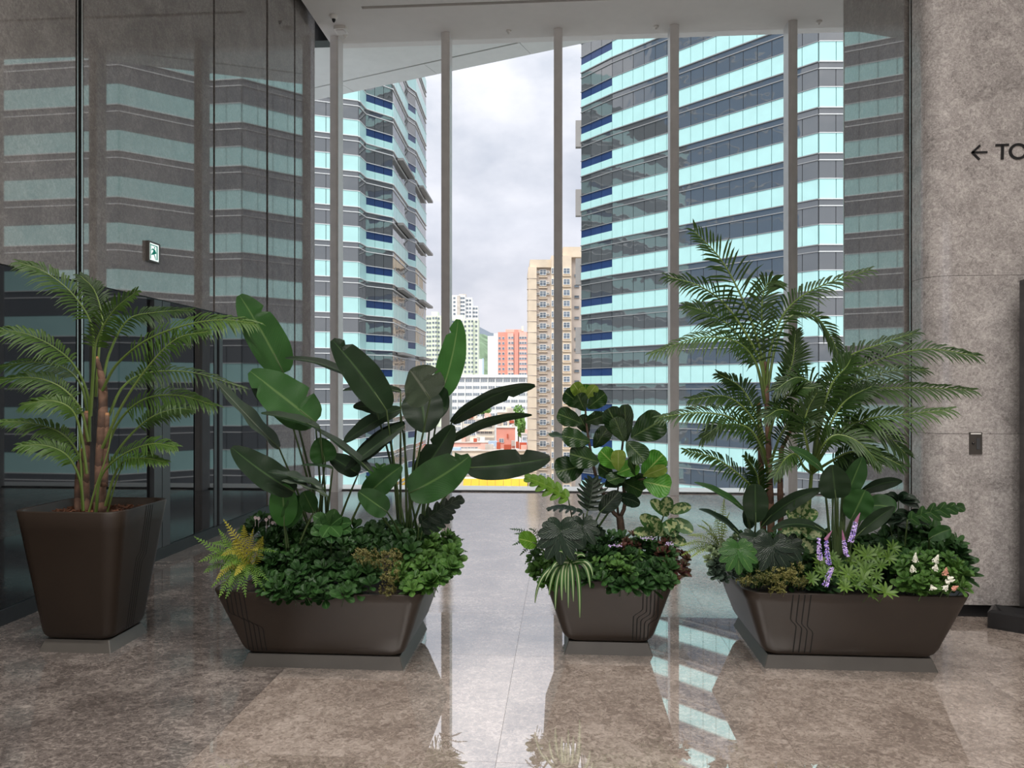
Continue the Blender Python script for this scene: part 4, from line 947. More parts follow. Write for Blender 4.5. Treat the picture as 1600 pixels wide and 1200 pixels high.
def fern_frond(root, base, tip, L, rnd, mat, bend=(0, -14), pairs=20, Yb=4.0, Yt=3.9):
    mid = ((base[0] + tip[0]) / 2 + bend[0], (base[1] + tip[1]) / 2 + bend[1], (Yb + Yt) / 2)
    path = curve_pts(px_path([(base[0], base[1], Yb), mid, (tip[0], tip[1], Yt)]), 16)
    mb = MB(); feather(mb, path, L * 0.72 * Yt / F, max(10, int(pairs * 0.85)), 0.10, 70, 52, 0.2, 0.0062, rnd, None, 'fern', 0.1); mb.tube(path, [0.0022] * 16 + [0.0008], 4, 0)
    return mb.build('frond', mat, root)
def big_leaf(root, crown, b, t, w, tw=0, bend=(0, 0), mat='strelitzia_mid', prof='paddle', Yb=4.25, Yt=4.2, fold=0.22, notch=(), wave=0.05, pr=0.007, rnd=random, stem_bend=0.0, tend=None, pet='petiole', cup=0.0, nseg=22):
    B, Tp = P(b[0], b[1], Yb), P(t[0], t[1], Yt); C = P((b[0] + t[0]) / 2 + bend[0], (b[1] + t[1]) / 2 + bend[1], (Yb + Yt) / 2)
    mb = MB(); blade(mb, B, Tp, w * Yt / F, C, None, tw, prof, nseg, 6, fold, wave, rnd, notch, 0, tend, cup)
    lf = mb.build('leaf', mat, root, smooth=True)
    if crown:
        cr_ = P(*crown) if not isinstance(crown, Vector) else crown
        d0 = bezd(B, C, Tp, 0).normalized(); L = (B - cr_).length
        mid = cr_.lerp(B, 0.5) + Vector((0, 0, 1)) * 0.06 * L + Vector((stem_bend, 0, 0)); path = curve_pts([cr_, mid, B], 12) + [B + d0 * (Tp - B).length * 0.25]
        st = MB(); st.tube(path, [pr * (1.25 - 0.6 * i / 12) for i in range(13)] + [pr * 0.3], 7); st.build('stalk', pet, lf, origin=wloc(root), smooth=True)
    return lf
def split_leaf(root, crown, b, t, w, tw=0, bend=(0, 0), mat='monstera_dark', Yb=4.3, Yt=4.2, lobes=6, rnd=random, pr=0.004, full=0.35, drop=0.15):
    """pinnately cut leaf: a narrow spine blade and separate lobes, one mesh"""
    B, Tp = P(b[0], b[1], Yb), P(t[0], t[1], Yt); C = P((b[0] + t[0]) / 2 + bend[0], (b[1] + t[1]) / 2 + bend[1], (Yb + Yt) / 2)
    W_ = w * Yt / F; mb = MB(); L = (Tp - B).length
    blade(mb, B, Tp, W_ * full, C, None, tw, 'oval', 14, 4, 0.1)
    f = (CAM - B).normalized() * 0.9 + Vector((0, 0, 0.25))
    for i in range(lobes):
        s = 0.08 + 0.84 * i / (lobes - 1); p = bez(B, C, Tp, s); tg = bezd(B, C, Tp, s).normalized(); sd = Quaternion(tg, math.radians(tw)) @ tg.cross(f).normalized(); nm = sd.cross(tg)
        ln = W_ / 2 * (0.62 + 0.38 * math.sin(math.pi * min(1, s * 1.25))) * (1.0 if s < 0.8 else 0.75)
        for sg in (-1, 1):
            d = (sd * sg * math.sin(math.radians(72 - 34 * s)) + tg * math.cos(math.radians(72 - 34 * s))).normalized(); e = p + d * ln + Vector((0, 0, -drop * ln)) + tg * ln * 0.1
            blade(mb, p - tg * L * 0.01, e, L / lobes * 0.95, (p + e) / 2 + tg * (-0.06 * ln) + nm * 0.08 * ln, f, tw, 'strap', 6, 2, 0.08)
    lf = mb.build('leaf', mat, root, smooth=True)
    if crown:
        cr_ = P(*crown); path = curve_pts([cr_, cr_.lerp(B, 0.55) + Vector((0, 0, 0.05 * (B - cr_).length)), B], 10); st = MB(); st.tube(path, [pr] * 11, 6); st.build('stalk', 'petiole', lf, origin=wloc(root), smooth=True)
    return lf
def plant(name, px, Y, z, label, cat='plant', group=None):
    p = P(px, HY, Y); return empty(name, (p.x, p.y, z), label, cat, group)

# sprigs of small leaves, a few shared meshes
def sprig_mesh(mat, nl, length, width, seed, prof='obov', spread=55, stem=0.06, whorl=137.5):
    rnd = random.Random(seed); m = MB()
    m.tube([(0, 0, -stem), (0, 0, length * .35)], [0.002, 0.001], 4)
    for i in range(nl):
        a = math.radians(whorl * i + rnd.uniform(-12, 12)); k = i / max(1, nl - 1); el = math.radians(90 - spread * (1.45 - 0.95 * k) + rnd.uniform(-9, 9)); l = length * (1.0 - 0.35 * k) * rnd.uniform(.85, 1.1)
        d = Vector((math.cos(a) * math.cos(el), math.sin(a) * math.cos(el), math.sin(el))); b = Vector((0, 0, length * .4 * k - length * .1)); f = Vector((-d.x * d.z, -d.y * d.z, 1 - d.z * d.z + .05))
        blade(m, b, b + d * l, width * l / length, b + d * l * .5 + Vector((0, 0, .08 * l)), f, rnd.uniform(-14, 14), prof, 5, 2, 0.22)
    return m.mesh('sprig', mat, smooth=True)
SPR = {}
def sprigs(kind):
    if kind not in SPR:
        a = {'shrub': ('shrub_leaf', 9, .062, .034), 'lime': ('shrub_lime', 9, .055, .034), 'big': ('shrub_leaf', 8, .085, .045), 'coleus': ('coleus_leaf', 9, .062, .040), 'succ': ('succulent_leaf', 14, .045, .030),
             'pale': ('succulent_pale', 14, .034, .022), 'ivy': ('shrub_lime', 7, .05, .04)}[kind]
        SPR[kind] = [sprig_mesh(a[0], a[1], a[2], a[3], 11 + 7 * q, 'obov' if kind in ('shrub', 'lime', 'succ', 'pale') else 'oval') for q in range(4)]
    return SPR[kind]
def mound(root, kind, poly, Yf, Yb, ytop, ybot, n, seed, sc=(0.8, 1.25), name='sprig', lean=0.55):
    """sprigs over a bushy mound: rows of pixels from the rim (front, ybot) up and back (ytop)"""
    rnd = random.Random(seed); o = Vector(root.location); ms = sprigs(kind); c = 0; tries = 0
    xs_ = [p[0] for p in poly]; ys_ = [p[1] for p in poly]
    def inside(x, y):
        r = False; k = len(poly) - 1
        for i in range(len(poly)):
            (xi, yi), (xk, yk) = poly[i], poly[k]
            if (yi > y) != (yk > y) and x < (xk - xi) * (y - yi) / (yk - yi) + xi: r = not r
            k = i
        return r
    pts = []
    while c < n and tries < n * 60:
        tries += 1; x, y = rnd.uniform(min(xs_), max(xs_)), rnd.uniform(min(ys_), max(ys_))
        if not inside(x, y): continue
        if any((x - a) ** 2 + (y - b) ** 2 < 70 for a, b in pts[-60:]) and rnd.random() < .8: continue
        pts.append((x, y)); c += 1; v = min(1, max(0, (ybot - y) / (ybot - ytop))); Y = Yf + (Yb - Yf) * v ** 1.1 + rnd.uniform(-.03, .09)
        p = P(x, y, Y); cxm = (min(xs_) + max(xs_)) / 2; side = (x - cxm) / max(1, (max(xs_) - cxm))
        up = Vector((side * 0.5 + rnd.uniform(-.35, .35), -lean * (1.3 - v) + rnd.uniform(-.25, .25), 0.9)).normalized()
        q = Vector((0, 0, 1)).rotation_difference(up) @ Quaternion((0, 0, 1), rnd.uniform(0, 6.28)); s = rnd.uniform(*sc)
        ob = inst(name, ms[c % 4], root, p - o, q.to_euler('XYZ'), (s, s, s))

# ================================================================== planter 1: palm
R = random.Random(21)
PLY = 4.24
palm = plant('potted_palm', 152, PLY, 0.765, 'feathery potted palm with cut brown trunks beside the dark glass wall', 'palm')
def trunk(root, pts, r0, r1, cut=True, mat='palm_trunk', name='trunk'):
    path = curve_pts(px_path(pts), 14); rr = [(r0 + (r1 - r0) * i / 14) * R.uniform(.93, 1.07) for i in range(15)]
    m = MB(); m.tube(path, rr, 10); t = m.build(name, mat, root, smooth=True)
    if cut:
        d = (path[-1] - path[-2]).normalized(); m = MB(); m.tube([path[-1] - d * .004, path[-1] + d * .012], [r1 * 1.02, r1 * .8], 10); m.build('cut_end', 'cut_wood', t, origin=wloc(root))
    return t
trunk(palm, [(156, 806, 4.22), (157, 740, 4.22), (161, 640, 4.23), (160, 592, 4.23)], .036, .024, False)
trunk(palm, [(160, 594, 4.23), (156, 578, 4.23), (151, 560, 4.22)], .020, .012)
trunk(palm, [(133, 806, 4.26), (134, 720, 4.27), (137, 645, 4.28)], .026, .020)
trunk(palm, [(163, 760, 4.18), (166, 700, 4.17), (167.5, 648, 4.17)], .020, .012)
trunk(palm, [(122, 806, 4.30), (122, 750, 4.31), (128, 704, 4.32)], .022, .014)
fr = lambda pts, L=46, **k: palm_frond(palm, pts, L, R, **k)
fr([(142, 640, 4.24), (146, 560, 4.22), (142, 505, 4.2), (112, 458, 4.16), (70, 425, 4.12), (30, 410, 4.08)], 46, start=.42, droop=.5)
fr([(150, 620, 4.28), (155, 545, 4.32), (160, 500, 4.36), (148, 455, 4.4), (126, 431, 4.4)], 36, start=.45, mat='palm_leaf_deep')
fr([(142, 650, 4.2), (147, 575, 4.15), (152, 530, 4.12), (178, 485, 4.08), (214, 455, 4.05)], 44, start=.42)
fr([(160, 600, 4.3), (172, 550, 4.36), (200, 500, 4.4), (245, 488, 4.44), (300, 484, 4.46)], 34, start=.38, mat='palm_leaf_deep', droop=.5)
fr([(160, 610, 4.2), (182, 570, 4.15), (228, 532, 4.1), (290, 508, 4.06), (345, 500, 4.05), (398, 505, 4.05)], 50, start=.3, droop=.55, pairs=36)
fr([(160, 700, 4.15), (190, 635, 4.08), (230, 575, 4.02), (275, 530, 3.98), (325, 518, 3.95)], 44, start=.42, droop=.45)
fr([(170, 650, 4.3), (192, 605, 4.35), (230, 583, 4.4), (300, 582, 4.42), (382, 606, 4.42)], 36, start=.3, mat='palm_leaf_deep', droop=.6)
fr([(160, 720, 4.2), (185, 660, 4.16), (225, 624, 4.12), (280, 618, 4.1), (336, 634, 4.08)], 42, start=.34, droop=.5)
fr([(165, 735, 4.28), (195, 690, 4.3), (232, 655, 4.33), (270, 640, 4.36), (300, 640, 4.36)], 34, start=.4, mat='palm_leaf_deep')
fr([(150, 800, 4.14), (158, 745, 4.1), (190, 712, 4.05), (235, 694, 4.0), (275, 698, 3.98)], 38, start=.36, droop=.4)
fr([(140, 690, 4.26), (138, 620, 4.24), (115, 570, 4.2), (80, 540, 4.14), (35, 520, 4.08), (-12, 516, 4.04)], 44, start=.42, droop=.55)
fr([(138, 660, 4.3), (128, 605, 4.3), (100, 575, 4.3), (50, 566, 4.3), (-8, 574, 4.3)], 38, start=.36, mat='palm_leaf_deep', droop=.55)
fr([(138, 690, 4.24), (126, 640, 4.2), (95, 605, 4.16), (50, 590, 4.12), (-8, 594, 4.1)], 40, start=.35, droop=.5)
fr([(136, 740, 4.2), (127, 680, 4.16), (112, 640, 4.12), (78, 626, 4.08), (38, 632, 4.05)], 36, start=.42, droop=.5)
fr([(130, 760, 4.26), (124, 715, 4.22), (100, 680, 4.18), (55, 662, 4.14), (-4, 658, 4.1)], 34, start=.38, droop=.5)
fr([(130, 798, 4.18), (125, 750, 4.14), (105, 712, 4.1), (70, 696, 4.06), (32, 696, 4.02)], 36, start=.4, droop=.45)
fr([(165, 790, 4.12), (178, 745, 4.08), (195, 720, 4.03), (225, 716, 4.0), (260, 722, 3.98)], 28, start=.42, droop=.4)
for pts in ([(131, 798, 4.15), (127, 740, 4.15), (122, 660, 4.16), (112, 615, 4.17)], [(139, 800, 4.13), (150, 760, 4.12), (170, 700, 4.12), (178, 640, 4.14)], [(168, 800, 4.14), (182, 750, 4.13), (196, 720, 4.1)]):
    m = MB(); m.tube(curve_pts(px_path(pts), 12), [.006 - .0003 * i for i in range(13)], 6); m.build('stalk', 'palm_stalk', palm)

# ================================================================== planter 2: bird of paradise and underplanting
BA = plant('bird_of_paradise', 505, 4.30, 0.40, 'left bird of paradise clump with tall paddle leaves leaning over the fern', 'plant', 'bird of paradise clumps')
BB = plant('bird_of_paradise', 640, 4.30, 0.40, 'bird of paradise clump with paddle leaves fanning over the open skyline', 'plant', 'bird of paradise clumps')
cA = (505, 880, 4.30); cB = (640, 880, 4.30)
ca = lambda: (505 + R.uniform(-16, 20), 880, 4.30 + R.uniform(-.06, .06)); cb = lambda: (642 + R.uniform(-18, 18), 880, 4.30 + R.uniform(-.06, .06))
L = lambda *a, **k: big_leaf(*a, rnd=R, **k)
L(BA, ca(), (443, 583), (374, 461), 62, 5, (4, -2), 'strelitzia_mid', notch=((.72, 1),), Yb=4.2, Yt=4.1)
L(BA, ca(), (493, 660), (391, 580), 78, 12, (8, 6), 'strelitzia_mid', notch=((.3, 1), (.8, -1)), Yb=4.12, Yt=4.0, fold=.1)
L(BA, ca(), (452, 648), (391, 592), 40, 30, (-4, 10), 'strelitzia_dark', Yb=4.35, Yt=4.3)
L(BA, ca(), (436, 700), (337, 596), 40, 48, (6, 10), 'strelitzia_grey', Yb=4.1, Yt=3.95, wave=.12)
L(BA, ca(), (500, 670), (408, 646), 34, 52, (4, -6), 'strelitzia_dark', Yb=4.05, Yt=3.9)
L(BA, ca(), (460, 768), (362, 699), 52, 8, (0, 8), 'strelitzia_dark', Yb=4.0, Yt=3.9)
L(BA, ca(), (505, 764), (418, 738), 34, 55, (0, -8), 'strelitzia_dark', Yb=4.0, Yt=3.9, wave=.15)
L(BA, ca(), (512, 776), (440, 752), 30, 60, (0, -8), 'strelitzia_grey', Yb=3.96, Yt=3.86, wave=.15)
L(BA, ca(), (586, 744), (490, 668), 26, 50, (4, -8), 'strelitzia_dark', Yb=4.1, Yt=4.1)
L(BA, ca(), (508, 722), (498, 684), 42, 0, (0, 0), 'strelitzia_mid', 'heart', Yb=4.12, Yt=4.1)
L(BA, ca(), (520, 732), (470, 728), 22, 62, (0, -4), 'strelitzia_mid', Yb=4.1, Yt=4.05)
L(BA, ca(), (560, 740), (515, 712), 34, 10, (0, 0), 'strelitzia_dark', Yb=4.2, Yt=4.2)
L(BA, None, (555, 722), (632, 660), 30, 35, (-4, -8), 'strelitzia_dark', Yb=4.3, Yt=4.35)
L(BB, cb(), (604, 641), (519, 531), 58, 6, (4, -4), 'strelitzia_dark', notch=((.86, 1),), Yb=4.15, Yt=4.05)
L(BB, cb(), (580, 612), (446, 560), 32, 50, (8, -24), 'strelitzia_dark', Yb=4.22, Yt=4.1)
L(BB, cb(), (688, 619), (716, 499), 44, 14, (8, 0), 'strelitzia_bright', notch=((.8, -1),), Yb=4.35, Yt=4.35, fold=.12)
L(BB, cb(), (672, 624), (640, 578), 74, 0, (-2, -6), 'strelitzia_grey', Yb=4.05, Yt=3.9, fold=.3, notch=((.5, 1),))
L(BB, cb(), (655, 612), (664, 676), 66, 4, (4, 0), 'strelitzia_dark', Yb=4.25, Yt=4.18)
L(BB, cb(), (626, 612), (536, 610), 24, 45, (0, -8), 'strelitzia_dark', Yb=4.4, Yt=4.4)
L(BB, cb(), (606, 650), (552, 636), 26, 20, (0, -12), 'strelitzia_dark', Yb=4.3, Yt=4.25)
L(BB, cb(), (626, 640), (537, 692), 34, 30, (-4, -8), 'strelitzia_dark', Yb=4.25, Yt=4.2)
L(BB, cb(), (632, 665), (540, 735), 34, 40, (0, -6), 'strelitzia_dark', Yb=4.2, Yt=4.12)
L(BB, cb(), (706, 660), (836, 602), 34, 55, (-6, -22), 'strelitzia_dark', Yb=4.3, Yt=4.2, notch=((.7, 1),))
L(BB, cb(), (698, 692), (831, 648), 22, 62, (-4, -24), 'strelitzia_dark', Yb=4.25, Yt=4.1)
L(BB, cb(), (731, 731), (860, 716), 48, 6, (4, 4), 'strelitzia_dark', notch=((.66, -1),), Yb=4.15, Yt=4.0)
L(BB, cb(), (640, 770), (734, 712), 64, 8, (8, 4), 'strelitzia_mid', notch=((.8, -1), (.93, -1)), Yb=3.98, Yt=3.88)
L(BB, cb(), (655, 745), (708, 664), 44, 18, (0, 4), 'strelitzia_dark', notch=((.6, -1),), Yb=4.2, Yt=4.15)
L(BB, cb(), (570, 776), (628, 728), 40, 14, (0, -4), 'strelitzia_mid', Yb=4.0, Yt=3.95)
L(BB, cb(), (605, 800), (560, 768), 40, 0, (0, 0), 'strelitzia_mid', Yb=3.95, Yt=3.86)
L(BB, cb(), (675, 628), (700, 640), 60, 20, (0, 0), 'strelitzia_dark', Yb=4.35, Yt=4.32)

RL = plant('broad_leaf_plant', 448, 4.02, 0.40, 'bright green broad-leaved plant standing behind the yellow fern', 'plant')
L(RL, (450, 880, 4.02), (444, 822), (440, 756), 44, 0, (2, 0), 'strelitzia_bright', 'oval', Yb=4.0, Yt=3.98)
L(RL, (454, 880, 4.02), (446, 824), (464, 774), 32, 20, (2, 0), 'strelitzia_mid', 'oval', Yb=4.02, Yt=4.02)
L(RL, (458, 880, 4.04), (490, 800), (474, 768), 28, 0, (0, 0), 'strelitzia_mid', 'oval', Yb=4.04, Yt=4.0)

FY = plant('fern', 392, 3.90, 0.40, 'yellow-green fern spilling over the left end of its planter', 'fern', 'ferns')
for i, (tx, ty, l, mt) in enumerate([(303, 838, 26, 'fern_leaf'), (349, 811, 26, 'fern_yellow'), (341, 826, 24, 'fern_leaf'), (381, 820, 26, 'fern_yellow'), (396, 826, 22, 'fern_yellow'), (411, 838, 26, 'fern_yellow'), (434, 862, 22, 'fern_leaf'),
                                     (310, 878, 26, 'fern_leaf'), (318, 895, 26, 'fern_leaf'), (342, 934, 24, 'fern_leaf'), (358, 916, 24, 'fern_leaf'), (386, 905, 22, 'fern_leaf'), (322, 858, 24, 'fern_leaf'), (368, 842, 24, 'fern_yellow'), (345, 868, 26, 'fern_yellow'), (420, 908, 22, 'fern_leaf'), (370, 925, 22, 'fern_leaf'), (330, 848, 22, 'fern_leaf'), (338, 905, 22, 'fern_yellow'), (402, 860, 24, 'fern_yellow'), (415, 925, 18, 'fern_leaf'), (352, 936, 24, 'fern_leaf'), (330, 918, 24, 'fern_leaf'), (384, 934, 22, 'fern_leaf'), (346, 890, 26, 'fern_leaf'), (400, 918, 22, 'fern_leaf'), (326, 880, 24, 'fern_leaf'), (366, 900, 24, 'fern_yellow')]):
    fern_frond(FY, (386 + R.uniform(-18, 14), 890 + R.uniform(-8, 10)), (tx, ty), l, R, mt, (0, -16 if ty > 840 else -4), 20, 3.88, 3.70 if ty > 850 else 3.84)
FR = plant('fern', 690, 4.36, 0.40, 'small dark fern peeking past the right end of the bird of paradise planter', 'fern', 'ferns')
for tx, ty, l in ((726, 842, 18), (731, 862, 18), (718, 836, 16), (722, 876, 16), (538, 800, 14), (552, 790, 14)):
    b = (686, 866) if tx > 600 else (545, 850)
    fern_frond(FR if tx > 600 else FY, b, (tx, ty), l, R, 'shrub_leaf', (0, -6), 16, 4.34, 4.3) if tx > 600 else None
S1 = plant('leafy_shrub', 470, 4.05, 0.40, 'glossy small-leaved shrub between the yellow fern and the golden sedum', 'shrub', 'small-leaved shrubs')
mound(S1, 'shrub', [(408, 850), (440, 828), (500, 828), (560, 840), (585, 870), (590, 925), (520, 938), (440, 938), (410, 915)], 3.735, 4.15, 835, 930, 215, 5, (.85, 1.4))
S2 = plant('leafy_shrub', 665, 4.10, 0.40, 'glossy small-leaved shrub filling the planter corner right of the golden sedum', 'shrub', 'small-leaved shrubs')
mound(S2, 'lime', [(625, 850), (660, 832), (700, 838), (715, 860), (708, 888), (680, 912), (640, 924), (622, 915)], 3.80, 4.30, 835, 925, 95, 6, (.95, 1.45))
mound(S2, 'shrub', [(560, 838), (600, 826), (660, 834), (640, 870), (580, 862)], 4.0, 4.3, 828, 870, 50, 16, (1.0, 1.5))
S3 = plant('leafy_shrub', 420, 4.30, 0.40, 'shrub with tiny blush flowers at the back of the planter behind the fern', 'shrub', 'small-leaved shrubs')
mound(S3, 'shrub', [(380, 830), (410, 808), (470, 818), (520, 826), (560, 828), (560, 850), (400, 850)], 4.15, 4.4, 812, 850, 55, 7, (.9, 1.4))
for x, y in ((399, 809), (404, 810), (416, 812), (426, 817), (431, 815), (421, 808)):
    p = P(x, y, 4.2); m = MB(); m.tube([p - Vector((0, 0, .05)), p], [.001, .001], 4)
    for k in range(6):
        a = k * math.pi / 3; d = Vector((math.cos(a), 0, math.sin(a))); q = Vector((-d.z, 0, d.x)); m.add([p, p + d * .009 + q * .004, p + d * .011, p + d * .009 - q * .004], [(0, 1, 2, 3)])
    m.build('flower', 'flower_blush', S3)
RO = plant('rosette_plant', 516, 4.0, 0.40, 'dark green rosette of pointed oval leaves at the foot of the bird of paradise', 'plant')
for k in range(11):
    a = math.radians(33 * k + 10); r = 26 if k % 2 else 34
    L(RO, None, (516, 822), (516 + r * math.cos(a), 822 - r * .8 * math.sin(a)), 22, 0, (0, -2), 'shrub_leaf', 'oval', Yb=3.93, Yt=3.86 + .05 * math.sin(a), fold=.25, nseg=8)
m = MB(); m.tube([P(516, 822, 3.94), P(518, 880, 3.98)], [.006, .006], 6); m.build('stem', 'petiole', RO)
def sedum(name, label, blobs, Y, mats, z):
    s = plant(name, blobs[0][0], Y, z, label, 'plant', 'golden sedums'); rn = random.Random(blobs[0][0])
    for (x, y, rx, ry, n) in blobs:
        m = MB()
        for i in range(n):
            a = rn.uniform(0, 6.28); q = math.sqrt(rn.random()); c = P(x + rx * q * math.cos(a), y + ry * q * math.sin(a), Y + rn.uniform(-.05, .05)); st = c + Vector((0, .03, -.03)); m.tube([st, c], [.0012, .0008], 3, 0, False)
            for k in range(7):
                d = Vector((rn.uniform(-1, 1), rn.uniform(-1, .5), rn.uniform(-.5, 1))).normalized() * rn.uniform(.007, .016); sd = d.orthogonal().normalized() * .0016
                m.add([c - sd, c + d * .6 - sd * 1.3, c + d, c + d * .6 + sd * 1.3, c + sd], [(0, 1, 2, 3, 4)], 0 if rn.random() < .7 else 1)
        m.build('flower_cluster', mats, s)
    m = MB(); b = P(blobs[0][0], blobs[0][1], Y); m.tube([b + Vector((0, .08, -.10)), b], [.003, .002], 5); m.build('stem', 'petiole', s)
sedum('golden_sedum', 'dry golden sedum flowers draping over the rim below the bird of paradise', [(565, 868, 14, 13, 46), (588, 872, 18, 16, 60), (615, 870, 13, 13, 40), (608, 895, 16, 16, 52), (605, 920, 13, 15, 44)], 3.80, ['sedum_gold', 'sedum_olive'], 0.40)
PD = plant('split_leaf_plant', 640, 4.2, 0.40, 'dark split-leaf plant reaching right above the planter corner', 'plant', 'split-leaf plants')
split_leaf(PD, (650, 880, 4.15), (655, 818), (722, 778), 40, 30, (0, -4), 'monstera_dark', 4.1, 4.05, 6, R)
split_leaf(PD, (645, 880, 4.15), (590, 776), (594, 728), 52, 10, (0, 0), 'monstera_mid', 4.1, 4.08, 6, R)
split_leaf(PD, (650, 880, 4.15), (660, 830), (705, 806), 30, 30, (0, -4), 'monstera_dark', 4.12, 4.1, 5, R)

# ================================================================== planter 3: fiddle-leaf fig
FG = plant('fiddle_leaf_fig', 972, 4.46, 0.41, 'fiddle-leaf fig tree with broad rounded leaves on a forked brown trunk', 'tree')
fY = 4.46
def stick(root, pts, r0, r1, name='branch', mat='woody_stem'):
    path = curve_pts(px_path(pts), 14); m = MB(); m.tube(path, [r0 + (r1 - r0) * i / 14 for i in range(15)], 8); return m.build(name, mat, root, smooth=True)
stick(FG, [(973, 905, fY), (972, 850, fY), (970, 822, fY), (968, 806, fY)], .026, .021, 'trunk')
stick(FG, [(968, 808, fY), (958, 800, fY), (943, 772, fY), (930, 740, fY), (922, 700, fY), (916, 660, fY), (914, 622, fY)], .014, .005)
stick(FG, [(969, 808, fY), (976, 790, fY), (974, 755, fY), (970, 725, fY), (973, 692, fY), (976, 655, fY)], .013, .005)
stick(FG, [(966, 806, fY), (964, 780, 4.4), (966, 760, 4.4)], .008, .005)
stick(FG, [(974, 760, fY), (990, 752, 4.42), (1006, 748, 4.38)], .006, .004)
f = lambda b, t, w, mt='fig_dark', tw=0, dY=0.0, bend=(0, 0), wave=.1: big_leaf(FG, None, b, t, w, tw, bend, mt, 'fig', Yb=fY - .02 + dY, Yt=fY - .08 + dY, fold=.12, rnd=R, wave=wave, nseg=14)
f((914, 626), (896, 599), 22, 'fig_lime'); f((914, 624), (931, 602), 18, 'fig_lime', 25); f((914, 626), (915, 600), 24, 'fig_bright', 0, .03); f((914, 630), (905, 607), 22, 'fig_lime', 30, -.03)
f((912, 636), (882, 612), 30); f((918, 638), (946, 615), 28); f((914, 642), (902, 616), 26, 'fig_dark', 10, -.05); f((910, 662), (871, 646), 30); f((922, 690), (878, 681), 34, 'fig_dark', 10, -.05)
f((914, 660), (946, 648), 26, 'fig_dark', 45); f((905, 684), (858, 680), 26, 'fig_dark', 55); f((936, 722), (890, 709), 40, 'fig_dark', 5, -.06); f((914, 727), (868, 738), 44, 'fig_dark', 0, -.03); f((920, 676), (905, 650), 24, 'fig_dark', 0, .06)
f((928, 700), (950, 668), 26, 'fig_dark', 20, .05); f((976, 688), (950, 638), 36, 'fig_dark', 6); f((979, 690), (976, 632), 26, 'fig_dark', 20, .02); f((986, 684), (1037, 655), 48, 'fig_dark', 5); f((979, 690), (1008, 720), 34, 'fig_dark', 10, -.06); f((975, 690), (960, 652), 26, 'fig_dark', 0, -.06)
f((966, 732), (938, 704), 30, 'fig_bright', 0, .02); f((966, 736), (966, 703), 24, 'fig_lime', 10, -.03); f((964, 740), (998, 726), 28, 'fig_bright', 10, -.02); f((1003, 744), (1036, 710), 38, 'fig_bright'); f((1005, 752), (1048, 762), 40, 'fig_bright', 5, -.04); f((1005, 744), (1041, 730), 20, 'fig_lime', 40, -.05)
f((972, 752), (1004, 768), 30, 'fig_dark', 35); f((980, 742), (950, 752), 30, 'fig_dark', 30); f((996, 746), (982, 716), 18, 'fig_dark', 40, -.06); f((958, 744), (935, 728), 28, 'fig_dark', 10, .05); f((978, 762), (1010, 748), 28, 'fig_dark', 20, .05); f((945, 760), (975, 742), 26, 'fig_dark', 30, .04)
MS = plant('split_leaf_plant', 905, 4.36, 0.41, 'split-leaf plant with a lime cut leaf left of the fig trunk', 'plant', 'split-leaf plants')
sc = (905, 880, 4.38)
split_leaf(MS, sc, (888, 780), (821, 746), 42, 15, (4, -6), 'monstera_lime', 4.3, 4.2, 6, R)
split_leaf(MS, sc, (918, 798), (926, 748), 58, 8, (4, 0), 'monstera_dark', 4.36, 4.34, 7, R)
split_leaf(MS, sc, (912, 802), (856, 796), 30, 45, (0, -10), 'monstera_dark', 4.3, 4.2, 6, R)
split_leaf(MS, sc, (902, 826), (944, 832), 30, 40, (0, -8), 'monstera_dark', 4.28, 4.2, 6, R)
L(MS, sc, (938, 800), (968, 768), 28, 25, (0, 0), 'monstera_dark', 'oval', Yb=4.32, Yt=4.3)
L(MS, sc, (968, 778), (1000, 788), 24, 45, (0, -6), 'monstera_dark', 'oval', Yb=4.32, Yt=4.25)
def cut_round_leaf(root, crown, c, w, h, Y, mat, tilt=0.0, nl=11, seed=1):
    """round monstera leaf facing the viewer, cut into lobes"""
    m = MB(); C = P(c[0], c[1] - h * .3, Y); s = Y / F; rn = random.Random(seed)
    for k in range(nl):
        a = math.radians(-90 + (k - (nl - 1) / 2) * 300 / nl); rr = 0.62 + 0.2 * math.cos((k - (nl - 1) / 2) * 2 * math.pi / nl); e = C + Vector((math.cos(a) * w * rr * s, -.03 * math.sin(-a) + rn.uniform(-.01, .01), math.sin(a) * h * rr * s)) + Vector((0, 0, tilt))
        blade(m, C, e, min(w, h) * s * 0.31, (C + e) / 2 + Vector((0, -.012, 0)), Vector((0, -1, .3)), 0, 'oval', 7, 2, .1)
    lf = m.build('leaf', mat, root, smooth=True); m = MB(); m.tube(curve_pts([P(*crown), C], 6), [.004] * 7, 6); m.build('stalk', 'petiole', lf, origin=wloc(root)); return lf
MD = plant('dark_monstera', 876, 4.2, 0.41, 'blackish round monstera leaves above the striped spider plant', 'plant', 'monstera plants')
cut_round_leaf(MD, (885, 900, 4.25), (876, 848), 62, 62, 4.05, 'monstera_dark', 0, 11, 3)
cut_round_leaf(MD, (885, 900, 4.25), (910, 834), 46, 44, 4.18, 'monstera_dark', 0, 9, 4)
L(MD, (880, 900, 4.2), (838, 850), (810, 842), 30, 10, (0, -2), 'monstera_lime', 'oval', Yb=4.1, Yt=4.05)
FC = plant('fern', 845, 4.15, 0.41, 'thin dark fern on the left side of the fig planter', 'fern', 'ferns')
for tx, ty in ((796, 826), (803, 834), (800, 852), (812, 868), (820, 882), (810, 845), (826, 826)):
    fern_frond(FC, (848, 866), (tx, ty), 16, R, 'shrub_leaf', (0, -14), 16, 4.18, 4.08)
IV = plant('trailing_ivy', 840, 4.1, 0.41, 'light green trailing ivy over the left rim of the fig planter', 'plant')
mound(IV, 'ivy', [(826, 870), (862, 862), (880, 880), (872, 915), (846, 912), (830, 895)], 4.06, 4.2, 865, 912, 44, 8, (0.7, 1.1))
